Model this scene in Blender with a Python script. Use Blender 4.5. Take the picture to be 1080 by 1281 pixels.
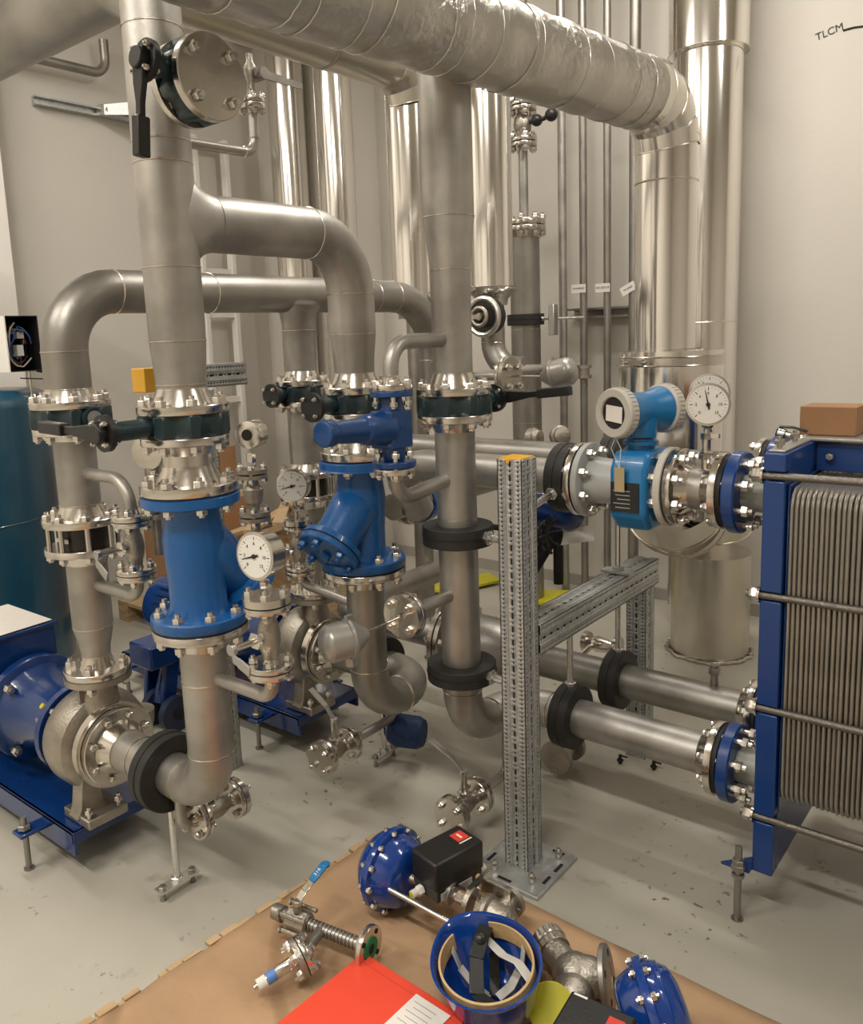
import bpy, bmesh, math, random
from mathutils import Vector, Matrix, Quaternion
random.seed(7)
PI = math.pi
S = bpy.context.scene
for o in list(bpy.data.objects): bpy.data.objects.remove(o, do_unlink=True)

# ------------------------------------------------------------------ camera
F, PX, PY, H = 1038.0, 509.0, 589.0, 1.6
yaw, pitch, roll = .6935, .1599, -.03957
ca, sa, cb, sb, cc, sc = math.cos(yaw), math.sin(yaw), math.cos(pitch), math.sin(pitch), math.cos(roll), math.sin(roll)
M3 = Matrix(((cc, -sc, 0), (sc, cc, 0), (0, 0, 1))) @ Matrix(((1, 0, 0), (0, cb, -sb), (0, sb, cb))) @ Matrix(((ca, 0, sa), (0, 1, 0), (-sa, 0, ca)))
def w2(r): return Vector((r[0], r[2], -r[1]))
RIGHT, DOWN, FWD = w2(M3[0]), w2(M3[1]), w2(M3[2])
cam = bpy.data.cameras.new('camera'); camo = bpy.data.objects.new('camera', cam); S.collection.objects.link(camo)
rot = Matrix((RIGHT, -DOWN, -FWD)).transposed().to_4x4()
camo.matrix_world = Matrix.Translation((0, 0, H)) @ rot
cam.sensor_fit = 'HORIZONTAL'; cam.sensor_width = 36; cam.lens = 36 * F / 1080
cam.shift_x = (540 - PX) / 1080; cam.shift_y = -(640.5 - PY) / 1080
cam.clip_start = .02
S.camera = camo
# ------------------------------------------------------------------ world, lamps, exposure
W = bpy.data.worlds.new('world'); S.world = W; W.use_nodes = True
W.node_tree.nodes['Background'].inputs[0].default_value = (1, .93, .82, 1)
W.node_tree.nodes['Background'].inputs[1].default_value = .05
def area(name, loc, sx, sy, power, rotz=0, col=(1, .945, .865)):
    l = bpy.data.lights.new(name, 'AREA'); l.shape = 'RECTANGLE'; l.size = sx; l.size_y = sy; l.energy = power; l.color = col
    o = bpy.data.objects.new(name, l); S.collection.objects.link(o); o.location = loc; o.rotation_euler = (0, 0, rotz); return o
area('tube_light', (-1.5, 3.3, 3.95), 1.5, .16, 46)
area('tube_light', (-3.7, 1.2, 3.95), 1.5, .16, 50)
area('tube_light', (-3.0, -1.2, 3.95), 1.5, .16, 84)
area('tube_light', (-.6, -.6, 3.95), 1.5, .16, 80)
area('tube_light', (1.4, 2.6, 3.95), 1.5, .16, 34)
S.view_settings.view_transform = 'Standard'; S.view_settings.look = 'None'
S.view_settings.gamma = 1; S.view_settings.use_curve_mapping = False
S.view_settings.exposure = 0.12

# ------------------------------------------------------------------ pixel -> plane helpers (real planes, real distances)
C0 = Vector((0, 0, H))
def ray(u, v): return RIGHT * ((u - PX) / F) + DOWN * ((v - PY) / F) + FWD
def onZ(u, v, z=0): r = ray(u, v); return C0 + r * ((z - H) / r.z)
def onY(u, v, y): r = ray(u, v); return C0 + r * (y / r.y)
def onX(u, v, x): r = ray(u, v); return C0 + r * (x / r.x)

# ------------------------------------------------------------------ materials
def mat(name, col, metal=0, rough=.5, var=.0, vscale=8, bump=0, bscale=60, stretch=None, col2=None, coat=0, aniso=0, spec=None, rvar=0, alpha=None, trans=0):
    m = bpy.data.materials.new(name); m.use_nodes = True; nt = m.node_tree; b = nt.nodes['Principled BSDF']
    b.inputs['Base Color'].default_value = (*col, 1); b.inputs['Metallic'].default_value = metal; b.inputs['Roughness'].default_value = rough
    if coat: b.inputs['Coat Weight'].default_value = coat; b.inputs['Coat Roughness'].default_value = .08
    if spec is not None: b.inputs['Specular IOR Level'].default_value = spec
    if trans: b.inputs['Transmission Weight'].default_value = trans
    if var or bump or col2 or rvar:
        tc = nt.nodes.new('ShaderNodeTexCoord'); mp = nt.nodes.new('ShaderNodeMapping'); nt.links.new(tc.outputs['Object'], mp.inputs[0])
        if stretch: mp.inputs['Scale'].default_value = stretch
        if var or col2 or rvar:
            n = nt.nodes.new('ShaderNodeTexNoise'); n.inputs['Scale'].default_value = vscale; n.inputs['Detail'].default_value = 5
            nt.links.new(mp.outputs[0], n.inputs['Vector'])
            rp = nt.nodes.new('ShaderNodeValToRGB'); nt.links.new(n.outputs['Fac'], rp.inputs[0])
            c2 = col2 or tuple(max(0, c * (1 - var)) for c in col)
            rp.color_ramp.elements[0].position = .35; rp.color_ramp.elements[0].color = (*c2, 1)
            rp.color_ramp.elements[1].position = .68; rp.color_ramp.elements[1].color = (*col, 1)
            nt.links.new(rp.outputs[0], b.inputs['Base Color'])
            if rvar:
                mr = nt.nodes.new('ShaderNodeMapRange'); mr.inputs['To Min'].default_value = rough - rvar; mr.inputs['To Max'].default_value = rough + rvar
                nt.links.new(n.outputs['Fac'], mr.inputs['Value']); nt.links.new(mr.outputs[0], b.inputs['Roughness'])
        if bump:
            n2 = nt.nodes.new('ShaderNodeTexNoise'); n2.inputs['Scale'].default_value = bscale; n2.inputs['Detail'].default_value = 4
            nt.links.new(mp.outputs[0], n2.inputs['Vector'])
            bp = nt.nodes.new('ShaderNodeBump'); bp.inputs['Strength'].default_value = bump; bp.inputs['Distance'].default_value = .01
            nt.links.new(n2.outputs['Fac'], bp.inputs['Height']); nt.links.new(bp.outputs[0], b.inputs['Normal'])
    return m
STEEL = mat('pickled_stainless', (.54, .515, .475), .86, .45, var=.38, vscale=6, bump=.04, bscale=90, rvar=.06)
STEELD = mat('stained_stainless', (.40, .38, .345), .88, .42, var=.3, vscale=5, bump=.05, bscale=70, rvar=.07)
FLG = mat('machined_flange_steel', (.70, .66, .60), 1, .20, var=.12, vscale=14, bump=.05, bscale=40)
CAST = mat('cast_stainless', (.46, .42, .36), .9, .42, var=.25, vscale=18, bump=.25, bscale=160)
BOLT = mat('bolt_steel', (.68, .65, .60), 1, .25)
RODM = mat('zinc_plated_rod', (.74, .74, .72), 1, .22, bump=.1, bscale=200)
ALU = mat('polished_aluminium_cladding', (.84, .815, .775), 1, .15, bump=.05, bscale=9, stretch=(1, 1, .04))
ALUD = mat('dull_aluminium_cladding', (.66, .62, .55), 1, .28, var=.12, vscale=5, bump=.05, bscale=6)
BRASSY = mat('warm_steel_seam', (.80, .74, .64), 1, .28)
WELD = mat('weld_bead', (.62, .56, .48), .95, .26)
BLUE = mat('strainer_blue_paint', (.006, .105, .34), 0, .34, var=.12, vscale=10, bump=.12, bscale=110, coat=.3)
NAVY = mat('gentian_blue_enamel', (.004, .034, .155), 0, .26, var=.1, vscale=4, bump=.08, bscale=60, coat=.5)
HXBL = mat('plate_frame_blue_paint', (.003, .042, .195), 0, .32, bump=.05, bscale=50, coat=.3)
SHBL = mat('glossy_blue_enamel', (.004, .042, .24), 0, .16, bump=.12, bscale=25, coat=.8)
FMBL = mat('transmitter_blue_paint', (.010, .165, .40), 0, .33, bump=.04, bscale=90, coat=.2)
FMGR = mat('transmitter_pale_grey', (.55, .525, .47), 0, .42, var=.06, bump=.05, bscale=120)
LGR = mat('light_grey_paint', (.44, .45, .43), 0, .38, var=.1, bump=.03)
TEAL = mat('dark_teal_epoxy', (.010, .033, .040), 0, .38, var=.2, vscale=20, bump=.12, bscale=120, coat=.15)
BLACK = mat('black_plastic', (.013, .013, .013), 0, .38, bump=.05, bscale=100)
RUBB = mat('black_rubber_clamp', (.022, .021, .020), 0, .55, var=.2, bump=.12, bscale=90)
GASK = mat('gasket_black', (.010, .009, .008), 0, .6)
GALV = mat('galvanised_steel', (.56, .57, .56), .65, .42, var=.22, vscale=45, bump=.05, bscale=150, rvar=.08)
CAVE_SHADE = mat('channel_shade', (.03, .03, .03), .2, .7)  # near-black colour standing in for the shade inside hollow channels
YEL = mat('yellow_plastic_cap', (.80, .42, .03), 0, .45, bump=.05)
YELV = mat('yellow_highvis_plastic', (.60, .55, .02), 0, .5, var=.15, vscale=20)
TANK = mat('petrol_blue_tank_paint', (.010, .062, .105), 0, .30, bump=.03, bscale=9, coat=.4, var=.1)
WHITEP = mat('white_painted_metal', (.80, .77, .71), 0, .4)
PAPER = mat('white_paper', (.80, .76, .70), 0, .8, var=.04, vscale=30)
WALLM = mat('grey_white_wall_paint', (.655, .615, .555), 0, .8, var=.05, vscale=1.3, bump=.10, bscale=30)
WALL_LIT = mat('lit_white_wall_paint', (.80, .76, .70), 0, .8, var=.03, bump=.05)  # white pier wall, with its stronger lighting put into the paler colour
CEIL = mat('ceiling_paint', (.70, .67, .60), 0, .85, bump=.05)
def card_mat():
    m = mat('brown_cardboard', (.45, .285, .16), 0, .8, var=.22, vscale=3.5, bump=.2, bscale=40); nt = m.node_tree; N = nt.nodes; L = nt.links; b = N['Principled BSDF']
    tc = N.new('ShaderNodeTexCoord'); w = N.new('ShaderNodeTexWave'); w.inputs['Scale'].default_value = 1.15; w.inputs['Distortion'].default_value = 2.2; w.inputs['Detail'].default_value = 3; w.bands_direction = 'DIAGONAL'; L.new(tc.outputs['Object'], w.inputs['Vector'])
    r = N.new('ShaderNodeValToRGB'); r.color_ramp.elements[0].position = .0; r.color_ramp.elements[0].color = (1, 1, 1, 1); r.color_ramp.elements[1].position = .035; r.color_ramp.elements[1].color = (0, 0, 0, 1); L.new(w.outputs[0], r.inputs[0])
    src = b.inputs['Base Color'].links[0].from_socket; mx = N.new('ShaderNodeMixRGB'); mx.inputs[2].default_value = (.24, .14, .07, 1); ml = N.new('ShaderNodeMath'); ml.operation = 'MULTIPLY'; ml.inputs[1].default_value = .6; L.new(r.outputs[0], ml.inputs[0]); L.new(ml.outputs[0], mx.inputs[0]); L.new(src, mx.inputs[1]); L.new(mx.outputs[0], b.inputs['Base Color']); return m
CARD = card_mat()
CARD2 = mat('plain_cardboard', (.36, .19, .09), 0, .8, var=.12, bump=.05)
WOOD = mat('raw_pallet_wood', (.55, .38, .21), 0, .75, var=.35, vscale=14, bump=.3, bscale=40, stretch=(1, .2, 3))
RED = mat('red_plastic_folder', (.82, .075, .035), 0, .42, var=.06, vscale=5, bump=.03)
REDL = mat('red_label', (.65, .05, .03), 0, .5)
GREEN = mat('green_gasket', (.0, .20, .07), 0, .5)
SILVER = mat('silver_housing_paint', (.40, .385, .36), .6, .36, bump=.03, bscale=150)
GLASS = mat('gauge_face_white', (.78, .77, .72), 0, .25, coat=1)
INK = mat('black_ink', (.012, .012, .012), 0, .5)
TAN = mat('tan_leather_sweatband', (.62, .42, .20), 0, .6, var=.2, vscale=30, bump=.15, bscale=150)
LGPL = mat('light_grey_plastic', (.55, .54, .50), 0, .4)
DARK = mat('dark_cavity', (.015, .013, .012), 0, .8)
def foil_mat():
    m = mat('aluminium_foil_tape', (.58, .56, .52), 1, .33); nt = m.node_tree; N = nt.nodes; L = nt.links; b = N['Principled BSDF']
    tc = N.new('ShaderNodeTexCoord'); h = None
    for typ, sc, w in (('ShaderNodeTexVoronoi', 26, .5), ('ShaderNodeTexNoise', 9, 1.2), ('ShaderNodeTexNoise', 45, .35)):
        n = N.new(typ); n.inputs['Scale'].default_value = sc
        if typ.endswith('Voronoi'): n.feature = 'DISTANCE_TO_EDGE'
        else: n.inputs['Detail'].default_value = 6
        L.new(tc.outputs['Object'], n.inputs['Vector']); mu = N.new('ShaderNodeMath'); mu.operation = 'MULTIPLY'; mu.inputs[1].default_value = w; L.new(n.outputs[0], mu.inputs[0])
        if h is None: h = mu
        else: ad = N.new('ShaderNodeMath'); L.new(h.outputs[0], ad.inputs[0]); L.new(mu.outputs[0], ad.inputs[1]); h = ad
    pn = N.new('ShaderNodeTexNoise'); pn.inputs['Scale'].default_value = 2.6; L.new(tc.outputs['Object'], pn.inputs['Vector']); mr = N.new('ShaderNodeMapRange'); mr.inputs['From Min'].default_value = .42; mr.inputs['From Max'].default_value = .62; mr.inputs['To Min'].default_value = .15; mr.inputs['To Max'].default_value = .95; L.new(pn.outputs['Fac'], mr.inputs['Value'])
    bp = N.new('ShaderNodeBump'); bp.inputs['Distance'].default_value = .012; L.new(mr.outputs[0], bp.inputs['Strength']); L.new(h.outputs[0], bp.inputs['Height']); L.new(bp.outputs[0], b.inputs['Normal']); return m
FOIL = foil_mat()
PLATEM = mat('pressed_plate_stainless', (.60, .575, .53), .92, .36, var=.10, vscale=25, bump=.08, bscale=45, stretch=(1, 1, .5))
WHEEL = mat('dark_navy_wheel', (.015, .025, .06), 0, .45)
def floor_mat():
    m = bpy.data.materials.new('painted_concrete_floor'); m.use_nodes = True; nt = m.node_tree; N = nt.nodes; L = nt.links; b = N['Principled BSDF']
    tc = N.new('ShaderNodeTexCoord')
    def noise(s, d=5): n = N.new('ShaderNodeTexNoise'); n.inputs['Scale'].default_value = s; n.inputs['Detail'].default_value = d; L.new(tc.outputs['Object'], n.inputs['Vector']); return n
    def ramp(src, p0, c0, p1, c1):
        r = N.new('ShaderNodeValToRGB'); r.color_ramp.elements[0].position = p0; r.color_ramp.elements[0].color = c0
        r.color_ramp.elements[1].position = p1; r.color_ramp.elements[1].color = c1; L.new(src, r.inputs[0]); return r
    base = ramp(noise(1.6).outputs['Fac'], .3, (.405, .385, .325, 1), .7, (.475, .445, .375, 1))
    spk = noise(34, 3); patch = noise(2.3, 3)
    k1 = ramp(spk.outputs['Fac'], .655, (0, 0, 0, 1), .685, (1, 1, 1, 1))
    k2 = ramp(patch.outputs['Fac'], .52, (0, 0, 0, 1), .66, (1, 1, 1, 1))
    mu = N.new('ShaderNodeMath'); mu.operation = 'MULTIPLY'; L.new(k1.outputs[0], mu.inputs[0]); L.new(k2.outputs[0], mu.inputs[1])
    mx = N.new('ShaderNodeMixRGB'); L.new(mu.outputs[0], mx.inputs[0]); L.new(base.outputs[0], mx.inputs[1]); mx.inputs[2].default_value = (.13, .11, .085, 1)
    big = noise(7, 6); k3 = ramp(big.outputs['Fac'], .66, (0, 0, 0, 1), .72, (1, 1, 1, 1)); h = N.new('ShaderNodeMath'); h.operation = 'MULTIPLY'; h.inputs[1].default_value = .5; L.new(k3.outputs[0], h.inputs[0])
    mx2 = N.new('ShaderNodeMixRGB'); L.new(h.outputs[0], mx2.inputs[0]); L.new(mx.outputs[0], mx2.inputs[1]); mx2.inputs[2].default_value = (.25, .215, .16, 1)
    L.new(mx2.outputs[0], b.inputs['Base Color']); b.inputs['Roughness'].default_value = .42
    bp = N.new('ShaderNodeBump'); bp.inputs['Strength'].default_value = .15; bp.inputs['Distance'].default_value = .01; L.new(noise(12).outputs['Fac'], bp.inputs['Height']); L.new(bp.outputs[0], b.inputs['Normal'])
    return m
FLOORM = floor_mat()

# ------------------------------------------------------------------ mesh builder
def frame(ax):
    a = Vector(ax).normalized(); t = Vector((0, 0, 1)) if abs(a.z) < .9 else Vector((1, 0, 0))
    u = t.cross(a).normalized(); return u, a.cross(u), a
class G:
    def __init__(s): s.v = []; s.f = []; s.m = []; s.mi = 0
    def ring(s, c, u, w, r, n, ph=0):
        i0 = len(s.v)
        for k in range(n):
            a = 2 * PI * k / n + ph; s.v.append(c + u * (r * math.cos(a)) + w * (r * math.sin(a)))
        return i0
    def face(s, *ix): s.f.append(tuple(ix)); s.m.append(s.mi)
    def band(s, a, b, n):
        for k in range(n): k2 = (k + 1) % n; s.face(a + k, a + k2, b + k2, b + k)
    def lathe(s, o, ax, prof, n=32, cap0=True, cap1=True, ph=0):
        o = Vector(o); u, w, a = frame(ax); prev = None
        for h, r in prof:
            i = s.ring(o + a * h, u, w, r, n, ph)
            if prev is not None: s.band(prev, i, n)
            elif cap0: s.face(*[i + k for k in range(n)][::-1])
            prev = i
        if cap1: s.face(*[prev + k for k in range(n)])
        return s
    def cyl(s, a, b, r, r1=None, n=24, caps=True, ph=0):
        a, b = Vector(a), Vector(b); return s.lathe(a, b - a, [(0, r), ((b - a).length, r if r1 is None else r1)], n, caps, caps, ph)
    def tube(s, pts, r, n=24, caps=True, closed=False):
        pts = [Vector(p) for p in pts]; m = len(pts); rs = r if isinstance(r, (list, tuple)) else [r] * m
        t0 = (pts[1] - pts[0]).normalized(); u, w, _ = frame(t0); prev = None; first = None
        for i, p in enumerate(pts):
            if closed: t = (pts[(i + 1) % m] - pts[i - 1]).normalized()
            else: t = ((pts[min(i + 1, m - 1)] - p).normalized() + (p - pts[max(i - 1, 0)]).normalized()).normalized()
            q = t0.rotation_difference(t); u = q @ u; t0 = t; u = (u - t * u.dot(t)).normalized(); w = t.cross(u)
            j = s.ring(p, u, w, rs[i], n)
            if prev is not None: s.band(prev, j, n)
            else:
                first = j
                if caps and not closed: s.face(*[j + k for k in range(n)][::-1])
            prev = j
        if closed: s.band(prev, first, n)
        elif caps: s.face(*[prev + k for k in range(n)])
        return s
    def box(s, c, d, R=None):
        c = Vector(c); R = R or Matrix.Identity(3); i = len(s.v)
        for x in (-1, 1):
            for y in (-1, 1):
                for z in (-1, 1): s.v.append(c + R @ Vector((x * d[0] / 2, y * d[1] / 2, z * d[2] / 2)))
        for q in ((0, 1, 3, 2), (4, 6, 7, 5), (0, 4, 5, 1), (2, 3, 7, 6), (0, 2, 6, 4), (1, 5, 7, 3)): s.face(*[i + k for k in q])
        return s
    def mm(s, a, b): a, b = Vector(a), Vector(b); return s.box((a + b) / 2, [abs(x) for x in (b - a)])
    def prism(s, poly, o, u, w, d):
        o, u, w = Vector(o), Vector(u), Vector(w); d = Vector(d); n = len(poly); i = len(s.v)
        for k in (0, 1):
            for p in poly: s.v.append(o + u * p[0] + w * p[1] + d * k)
        s.face(*[i + k for k in range(n)][::-1]); s.face(*[i + n + k for k in range(n)])
        for k in range(n): k2 = (k + 1) % n; s.face(i + k, i + k2, i + n + k2, i + n + k)
        return s
    def ball(s, c, r, ax=(0, 0, 1), n=20, sq=1):
        return s.lathe(c, ax, [(-r * sq * math.cos(PI * k / 10), max(1e-4, r * math.sin(PI * k / 10))) for k in range(11)], n)
    def hexb(s, c, ax, r, h): u, w, a = frame(ax); c = Vector(c); return s.lathe(c, ax, [(0, r), (h * .85, r), (h, r * .86)], 6)
    def torus(s, c, ax, R, r, n=32, m=8):
        u, w, a = frame(ax); return s.tube([Vector(c) + u * R * math.cos(2 * PI * k / n) + w * R * math.sin(2 * PI * k / n) for k in range(n)], r, m, closed=True)
MODE = {}
def mesh(name, g, mats, off=Vector(), sharp=38):
    me = bpy.data.meshes.new(name); me.from_pydata([tuple(v - off) for v in g.v], [], g.f); me.update()
    for m in (mats if isinstance(mats, (list, tuple)) else [mats]): me.materials.append(m)
    if any(g.m): me.polygons.foreach_set('material_index', g.m)
    bm = bmesh.new(); bm.from_mesh(me); bmesh.ops.recalc_face_normals(bm, faces=bm.faces); bm.to_mesh(me); bm.free()
    me.polygons.foreach_set('use_smooth', [True] * len(me.polygons)); me.set_sharp_from_angle(angle=math.radians(sharp)); return me
ORG = {}
def obj(name, g, mats, parent=None, bev=0, label=None, kind=None, sharp=38):
    off = ORG[parent] if parent is not None else Vector()
    if parent is None and g.v:
        n = len(g.v); off = Vector((sum(v.x for v in g.v) / n, sum(v.y for v in g.v) / n, min(v.z for v in g.v)))
    o = bpy.data.objects.new(name, mesh(name, g, mats, off, sharp)); S.collection.objects.link(o); ORG[o] = off
    if parent is not None: o.parent = parent
    else: o.location = off
    if bev: b = o.modifiers.new('bevel', 'BEVEL'); b.width = bev; b.segments = 2; b.limit_method = 'ANGLE'; b.angle_limit = .6
    if label: o['label'] = label
    if kind: o['kind'] = kind
    return o
def thing(name, label, cat, loc, group=None):
    o = bpy.data.objects.new(name, None); S.collection.objects.link(o); o.location = loc; o.empty_display_size = .05; ORG[o] = Vector(loc)
    o['label'] = label; o['category'] = cat
    if group: o['group'] = group
    return o
def tag(o, label, cat, group=None):
    o['label'] = label; o['category'] = cat
    if group: o['group'] = group
    return o
def inst(name, me, parent, loc, ax=(0, 0, 1), sc=1):
    o = bpy.data.objects.new(name, me); S.collection.objects.link(o); o.parent = parent; o.location = Vector(loc) - ORG[parent]
    o.rotation_mode = 'QUATERNION'; o.rotation_quaternion = Vector((0, 0, 1)).rotation_difference(Vector(ax).normalized()); o.scale = (sc, sc, sc); ORG[o] = Vector(loc); return o
def struct(name, g, m, label=None):
    o = obj(name, g, m); o['kind'] = 'structure'
    if label: o['label'] = label
    return o
Z = Vector((0, 0, 1)); X = Vector((1, 0, 0)); Y = Vector((0, 1, 0))
def V(x, y, z): return Vector((x, y, z))
def bend(pts, rb, n=8):
    """polyline with rounded corners; returns points and the ends of each bend"""
    pts = [Vector(p) for p in pts]; out = [pts[0]]; ends = []
    for i in range(1, len(pts) - 1):
        a, p, b = pts[i - 1], pts[i], pts[i + 1]; d0 = (p - a).normalized(); d1 = (b - p).normalized()
        th = d0.angle(d1); R = rb[i - 1] if isinstance(rb, (list, tuple)) else rb; t = R * math.tan(th / 2)
        c = p - d0 * t + (d1 - d0 * d0.dot(d1)).normalized() * R; s0 = p - d0 * t; ax = d0.cross(d1).normalized()
        for k in range(n + 1): out.append(c + Quaternion(ax, th * k / n) @ (s0 - c))
        ends += [(s0, d0), (p + d1 * t, d1)]
    out.append(pts[-1]); return out, ends
BM = {}
def boltmesh(r, L, nuts=True):
    """bolt with hex head at z>0, shank through the grip, nut on the far side"""
    r = r * (1.45 if L > .02 else 1.15)
    k = (round(r, 4), round(L, 3))
    if k not in BM:
        g = G(); g.hexb((0, 0, L / 2), (0, 0, 1), r, r * 1.1); g.cyl((0, 0, -L / 2 - r * 1.5), (0, 0, L / 2), r * .55, n=8)
        g.hexb((0, 0, -L / 2), (0, 0, -1), r, r * 1.1); g.cyl((0, 0, L / 2 + r * 1.1), (0, 0, L / 2 + r * 1.75), r * .5, n=8); BM[k] = mesh('bolt', g, BOLT)
    return BM[k]
def bolts(parent, c, ax, R, n, r, L, ph=None):
    u, w, a = frame(ax); ph = PI / n if ph is None else ph; me = boltmesh(r, L)
    for k in range(n):
        t = 2 * PI * k / n + ph; inst('bolt', me, parent, Vector(c) + u * R * math.cos(t) + w * R * math.sin(t), ax)
def flange(parent, c, ax, R, t, rp, hub=.035, m=None, name='flange'):
    """disc whose mating face is at c, body extends along ax, weld-neck hub tapers to the pipe"""
    g = G(); e = t * .08
    prof = [(0, R * .99), (e, R), (t - e, R), (t, R * .985)]
    if hub: prof += [(t, rp * 1.28), (t + hub * .8, rp * 1.04), (t + hub, rp * 1.0)]
    g.lathe(c, ax, prof, 40); return obj(name, g, m or FLG, parent)
def gasket(parent, c, ax, R, t=.003):
    g = G(); g.cyl(Vector(c) - Vector(ax) * t, Vector(c) + Vector(ax) * t, R, n=32); return obj('gasket', g, GASK, parent)
def pipe(parent, pts, r, rb=.15, name='pipe', m=None, seam=True, n=28, rs=None):
    p, ends = bend(pts, rb) if len(pts) > 2 else (pts, [])
    g = G(); g.tube(p, rs or r, n); o = obj(name, g, m or STEEL, parent)
    if seam and ends:
        for c, d in ends: g = G(); g.torus(c, d, r, .0022, 28, 5); obj('weld_seam', g, WELD, o)
    return o
def seams(parent, cs, ax, r, t=.0022):
    for i, c in enumerate(cs): g = G(); g.torus(c, ax, r[i] if isinstance(r, (list, tuple)) else r, t, 28, 5); obj('weld_seam', g, WELD, parent)
def vprofile(parent, x, y, prof, name='pipe', m=None, n=32):
    g = G(); g.lathe((x, y, 0), (0, 0, 1), prof, n); return obj(name, g, m or STEEL, parent)

# ================================================================== structure
def slab(name, a, b, m, label=None): g = G(); g.mm(a, b); return struct(name, g, m, label)
XL, XR, YB, YF, ZC = -4.95, 4.4, -2.8, 4.6, 4.1
slab('floor', (XL - .2, YB - .2, -.1), (XR + .2, YF + .2, 0), FLOORM)
slab('ceiling', (XL - .2, YB - .2, ZC), (XR + .2, YF + .2, ZC + .1), CEIL)
slab('wall_back', (XL - .2, YF, 0), (XR + .2, YF + .2, ZC), WALLM)
slab('wall_left', (XL - .2, YB, 0), (XL, YF, ZC), WALLM)
slab('wall_right', (XR, YB, 0), (XR + .2, YF, ZC), WALLM)
slab('wall_front', (XL - .2, YB - .2, 0), (XR + .2, YB, ZC), WALLM)
slab('wall_pier', (XL, 1.2, 0), (-4.76, onX(15, 320, -4.76).y, ZC), WALL_LIT)
slab('trim_1', (XL, 4.36, 0), (-3.98, YF, ZC), WALLM)
slab('baseboard_back', (-3.98, 4.588, 0), (XR, YF, .07), mat('grey_plinth_paint', (.36, .335, .29), 0, .6))
slab('baseboard_left', (XL, onX(15, 320, -4.76).y, 0), (XL + .012, 4.36, .07), bpy.data.materials['grey_plinth_paint'])
# handwriting on the wall
def text(name, s, size, loc, xdir, ydir, m, parent=None, ext=.0006, align='CENTER'):
    cu = bpy.data.curves.new(name, 'FONT'); cu.body = s; cu.size = size; cu.extrude = ext; cu.align_x = align; cu.align_y = 'CENTER'
    o = bpy.data.objects.new(name, cu); S.collection.objects.link(o)
    x = Vector(xdir).normalized(); z = x.cross(Vector(ydir)).normalized(); y = z.cross(x)
    dg = bpy.context.evaluated_depsgraph_get(); me = bpy.data.meshes.new_from_object(o.evaluated_get(dg)); bpy.data.objects.remove(o)
    me.materials.clear(); me.materials.append(m); o = bpy.data.objects.new(name, me); S.collection.objects.link(o)
    o.rotation_mode = 'QUATERNION'; o.rotation_quaternion = Matrix((x, y, z)).transposed().to_quaternion()
    if parent is not None: o.parent = parent; o.location = Vector(loc) - ORG[parent]
    else: o.location = loc
    ORG[o] = Vector(loc); return o
def print_line(w, h, loc, xd, yd, m, parent):
    x = Vector(xd).normalized(); y = Vector(yd).normalized(); n = x.cross(y); g = G(); g.prism([(-w / 2, -h / 2), (w / 2, -h / 2), (w / 2, h / 2), (-w / 2, h / 2)], loc, x, y, n * .0002); return obj('printed_line', g, m, parent)
p = onY(1038, 40, 4.598)
tag(text('handwriting', 'TLCM', .048, p, (1, 0, .2), (-.2, 0, 1), INK), 'small handwritten letters in black marker high on the right wall', 'writing')
g = G(); g.tube([onY(1055, 38, 4.597), onY(1068, 34.5, 4.597), onY(1100, 30, 4.597)], .004, 6)
tag(obj('marker_line', g, INK), 'short black marker line beside the handwriting on the wall', 'writing')

# ================================================================== piping vocabulary
def butterfly(x, y, z, R, rp, adir, label, lever, seamlab=None, h=.064, loc2=.17, hl=.26):
    """lugged butterfly valve between pipe flanges, neck along adir, hand lever along lever"""
    t = thing('butterfly_valve', label, 'valve', (x, y, z))
    g = G(); n = 64; c = V(x, y, z)
    rings = []
    for hh, k in ((-h / 2, .97), (-h / 2 + .004, 1), (h / 2 - .004, 1), (h / 2, .97)):
        i = len(g.v)
        for q in range(n):
            a = 2 * PI * q / n; rr = R * k * (.915 + .085 * min(1, max(0, .5 + 1.1 * math.cos(8 * a))))
            g.v.append(c + V(rr * math.cos(a), rr * math.sin(a), hh))
        if rings: g.band(rings[-1], i, n)
        rings.append(i)
    g.face(*[rings[0] + k for k in range(n)][::-1]); g.face(*[rings[-1] + k for k in range(n)])
    obj('body', g, TEAL, t)
    a = Vector(adir).normalized(); g = G(); g.cyl(c + a * R * .85, c + a * (R + loc2 * .5), h * .36); obj('neck', g, TEAL, t)
    e = c + a * (R + loc2 * .5)
    g = G(); g.cyl(e, e + a * .016, .043, n=24); d = obj('notched_disc', g, BLACK, t)
    me = boltmesh(.005, .02)
    u, w, _ = frame(a)
    for k in range(4): inst('bolt', me, d, e + a * .014 + (u * math.cos(k * PI / 2) + w * math.sin(k * PI / 2)) * .034, a)
    g = G(); lv = Vector(lever).normalized(); s = e + a * .026; g.cyl(e + a * .014, s + a * .018, .022, n=20); sd = a.cross(lv).normalized()
    g.prism([(-.02, -.018), (.06, -.014), (hl * .5, -.008), (hl, -.011), (hl, .011), (hl * .5, .008), (.06, .014), (-.02, .018)], s, lv, sd, a * .016)
    obj('lever', g, BLACK, t, bev=.003)
    g = G(); q = s + lv * hl * .62; g.prism([(0, -.0145), (hl * .4, -.0145), (hl * .4, .0145), (0, .0145)], q - a * .005, lv, sd, a * .026); obj('grip', g, BLACK, t, bev=.004)
    return t
def fpair(parent, x, y, z, R, t, rp, hub=.04, n=8, br=.0095, up=True, grip=None):
    """one flange on a vertical line; mating face at z, up = body above the face"""
    f = flange(parent, (x, y, z), (0, 0, 1 if up else -1), R, t, rp, hub); return f
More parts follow.
